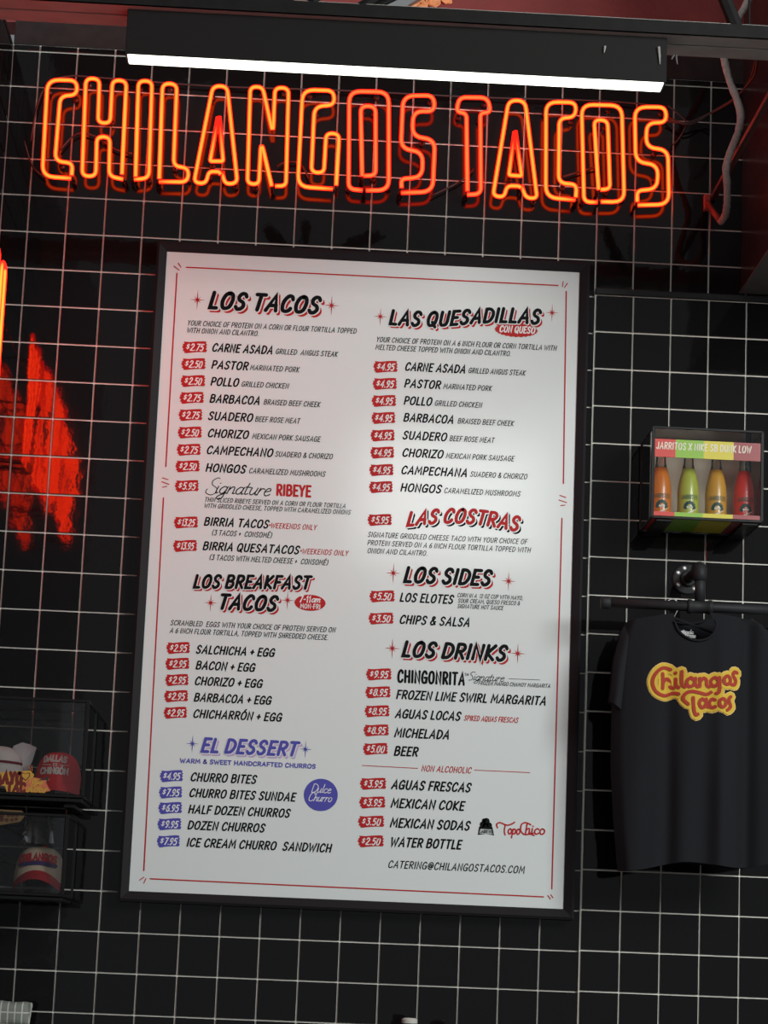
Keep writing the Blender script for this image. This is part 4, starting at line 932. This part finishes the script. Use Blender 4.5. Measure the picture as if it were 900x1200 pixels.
# dim gold sticker on the lower case
mb = MB(); lm2 = lambda u, v, l: (u, UYF-.0016-l, v)
mb.add([lm2(*U2(a, b), .0001) for a, b in ((-8, 948), (26, 950), (30, 955), (24, 963), (0, 967), (-8, 966))], [tuple(range(6))], 0)
o_ = U2(-2, 956); e_ = U2(25, 956); write(mb, 'QUE RICO', o_, (1, 0), (0, 1), e_[0]-o_[0], .012, .26, lm2, 1, .1, .0004) if False else None
for a, b, r_ in ((2, 954, 4), (2, 960, 3), (10, 955, 2.6), (15, 955, 2.6), (20, 955, 2.4), (8, 961, 2.4), (14, 961, 2.2), (19, 960, 2.2)):
    mb.add([lm2(*U2(a+r_*math.cos(k*PI/4), b+r_*math.sin(k*PI/4)), .0004) for k in range(8)], [tuple(range(8))], 1)
meta(mb.obj('sticker', [mat('sticker_dim_gold', (.10, .06, .02), rough=.6), mat('sticker_dim_maroon', (.04, .008, .006), rough=.6)], None, at(10, 964, UYF)), 'dark gold sticker at the top left of the lower cap case', 'sticker')
# clear plastic bag above the cream cap
def bag(u, v):
    a = u*2*PI; r = .02+.03*v**.7+.004*math.sin(3*a+4*v); c = at(46, 952, -.13); return (c.x+r*math.cos(a), c.y+r*.7*math.sin(a), c.z-.008-v*.075)
meta(MB().grid(bag, 24, 8).obj('plastic_bag', BAGM, None, at(46, 992, -.13), smooth=True), 'clear plastic bag hanging over the cream cap', 'bag')

# ------------------------------------------------------------------ checked cloth bundle at the bottom left, and two pale spouts
CH = bpy.data.materials.new('grey_check'); CH.use_nodes = True; nt = CH.node_tree; b = nt.nodes['Principled BSDF']; b.inputs['Roughness'].default_value = .9
tcn = nt.nodes.new('ShaderNodeTexCoord'); bt = nt.nodes.new('ShaderNodeTexBrick'); bt.offset = 0; bt.inputs['Scale'].default_value = 1
bt.inputs['Color1'].default_value = (.20, .21, .19, 1); bt.inputs['Color2'].default_value = (.19, .20, .18, 1); bt.inputs['Mortar'].default_value = (.5, .49, .45, 1)
bt.inputs['Mortar Size'].default_value = .0016; bt.inputs['Brick Width'].default_value = .019; bt.inputs['Row Height'].default_value = .032; bt.inputs['Mortar Smooth'].default_value = 0
mpn = nt.nodes.new('ShaderNodeMapping'); mpn.inputs['Rotation'].default_value = (PI/2, 0, 0)
nt.links.new(tcn.outputs['Object'], mpn.inputs[0]); nt.links.new(mpn.outputs[0], bt.inputs[0]); nt.links.new(bt.outputs[0], b.inputs['Base Color'])
YB_ = -.10
def cloth(u, v):
    # rounded pillow-like roll, long axis along x
    a = 2*PI*v; p_ = at(35, 1186, YB_); x = p_.x-.30*(1-u); e = min(1, (1-u)*12)**.5; rz = .034*(.86+.14*e)+.002*math.sin(u*20); ry = .04*(.7+.3*e)
    k = math.copysign(abs(math.cos(a))**.6, math.cos(a)); s2 = math.copysign(abs(math.sin(a))**.6, math.sin(a))
    return (x+.004*math.sin(a*2)*(u > .95), YB_+ry*k, p_.z-.006+rz*s2-.03*(1-u)*.2)
cb_ = MB().grid(cloth, 30, 24)
cb_.add([cloth(1, k/24) for k in range(24)], [tuple(range(24))])
meta(cb_.obj('cloth_roll', CH, None, at(10, 1200, YB_), smooth=False), 'grey and white checked cloth roll at the bottom left against the tiles', 'cloth')
zs = at(35, 1186, YB_).z-.053
sf = MB().box((at(-120, 1202, -.2).x, -.20, zs-.02), (at(60, 1202, -.20).x, -.002, zs), .003).obj('shelf', BLACKP, None, at(0, 1210, -.1))
meta(sf, 'narrow black wall shelf under the checked cloth roll, just below the photo', 'shelf')
# two pale jar lids just reaching into the bottom edge
zl = at(480, 1193, -.25).z
l2 = MB().box((at(450, 1200, -.2).x, -.32, zl-.16), (at(560, 1200, -.2).x, -.002, zl-.14), .003).obj('shelf', BLACKP, None, at(500, 1260, -.15))
meta(l2, 'black wall shelf carrying two jars, below the menu and just under the photo', 'shelf')
for px, dzl, col, lb in ((480, 0, (.55, .52, .48), 'jar with a pale lid just reaching into the bottom of the photo'), (527, -.013, (.50, .36, .32), 'jar with a pinkish lid just right of the pale one at the bottom edge')):
    x = at(px, 1195, -.25).x; t = thing('jar', (x, -.25, zl-.14), lb, 'jar', 'jars at the bottom edge')
    MB().lathe((x, -.25, zl-.14+.0005), [(.024, 0), (.026, .004), (.026, .115+dzl), (.020, .126+dzl)], 20).obj('body', mat('jar_glass', (.05, .045, .04), rough=.2), t, smooth=True)
    MB().lathe((x, -.25, zl), [(.021, -.0135+dzl), (.0215, -.004+dzl), (.015, 0+dzl), (.0, .0005+dzl)], 20).obj('lid', mat('jar_lid', col, rough=.6), t)
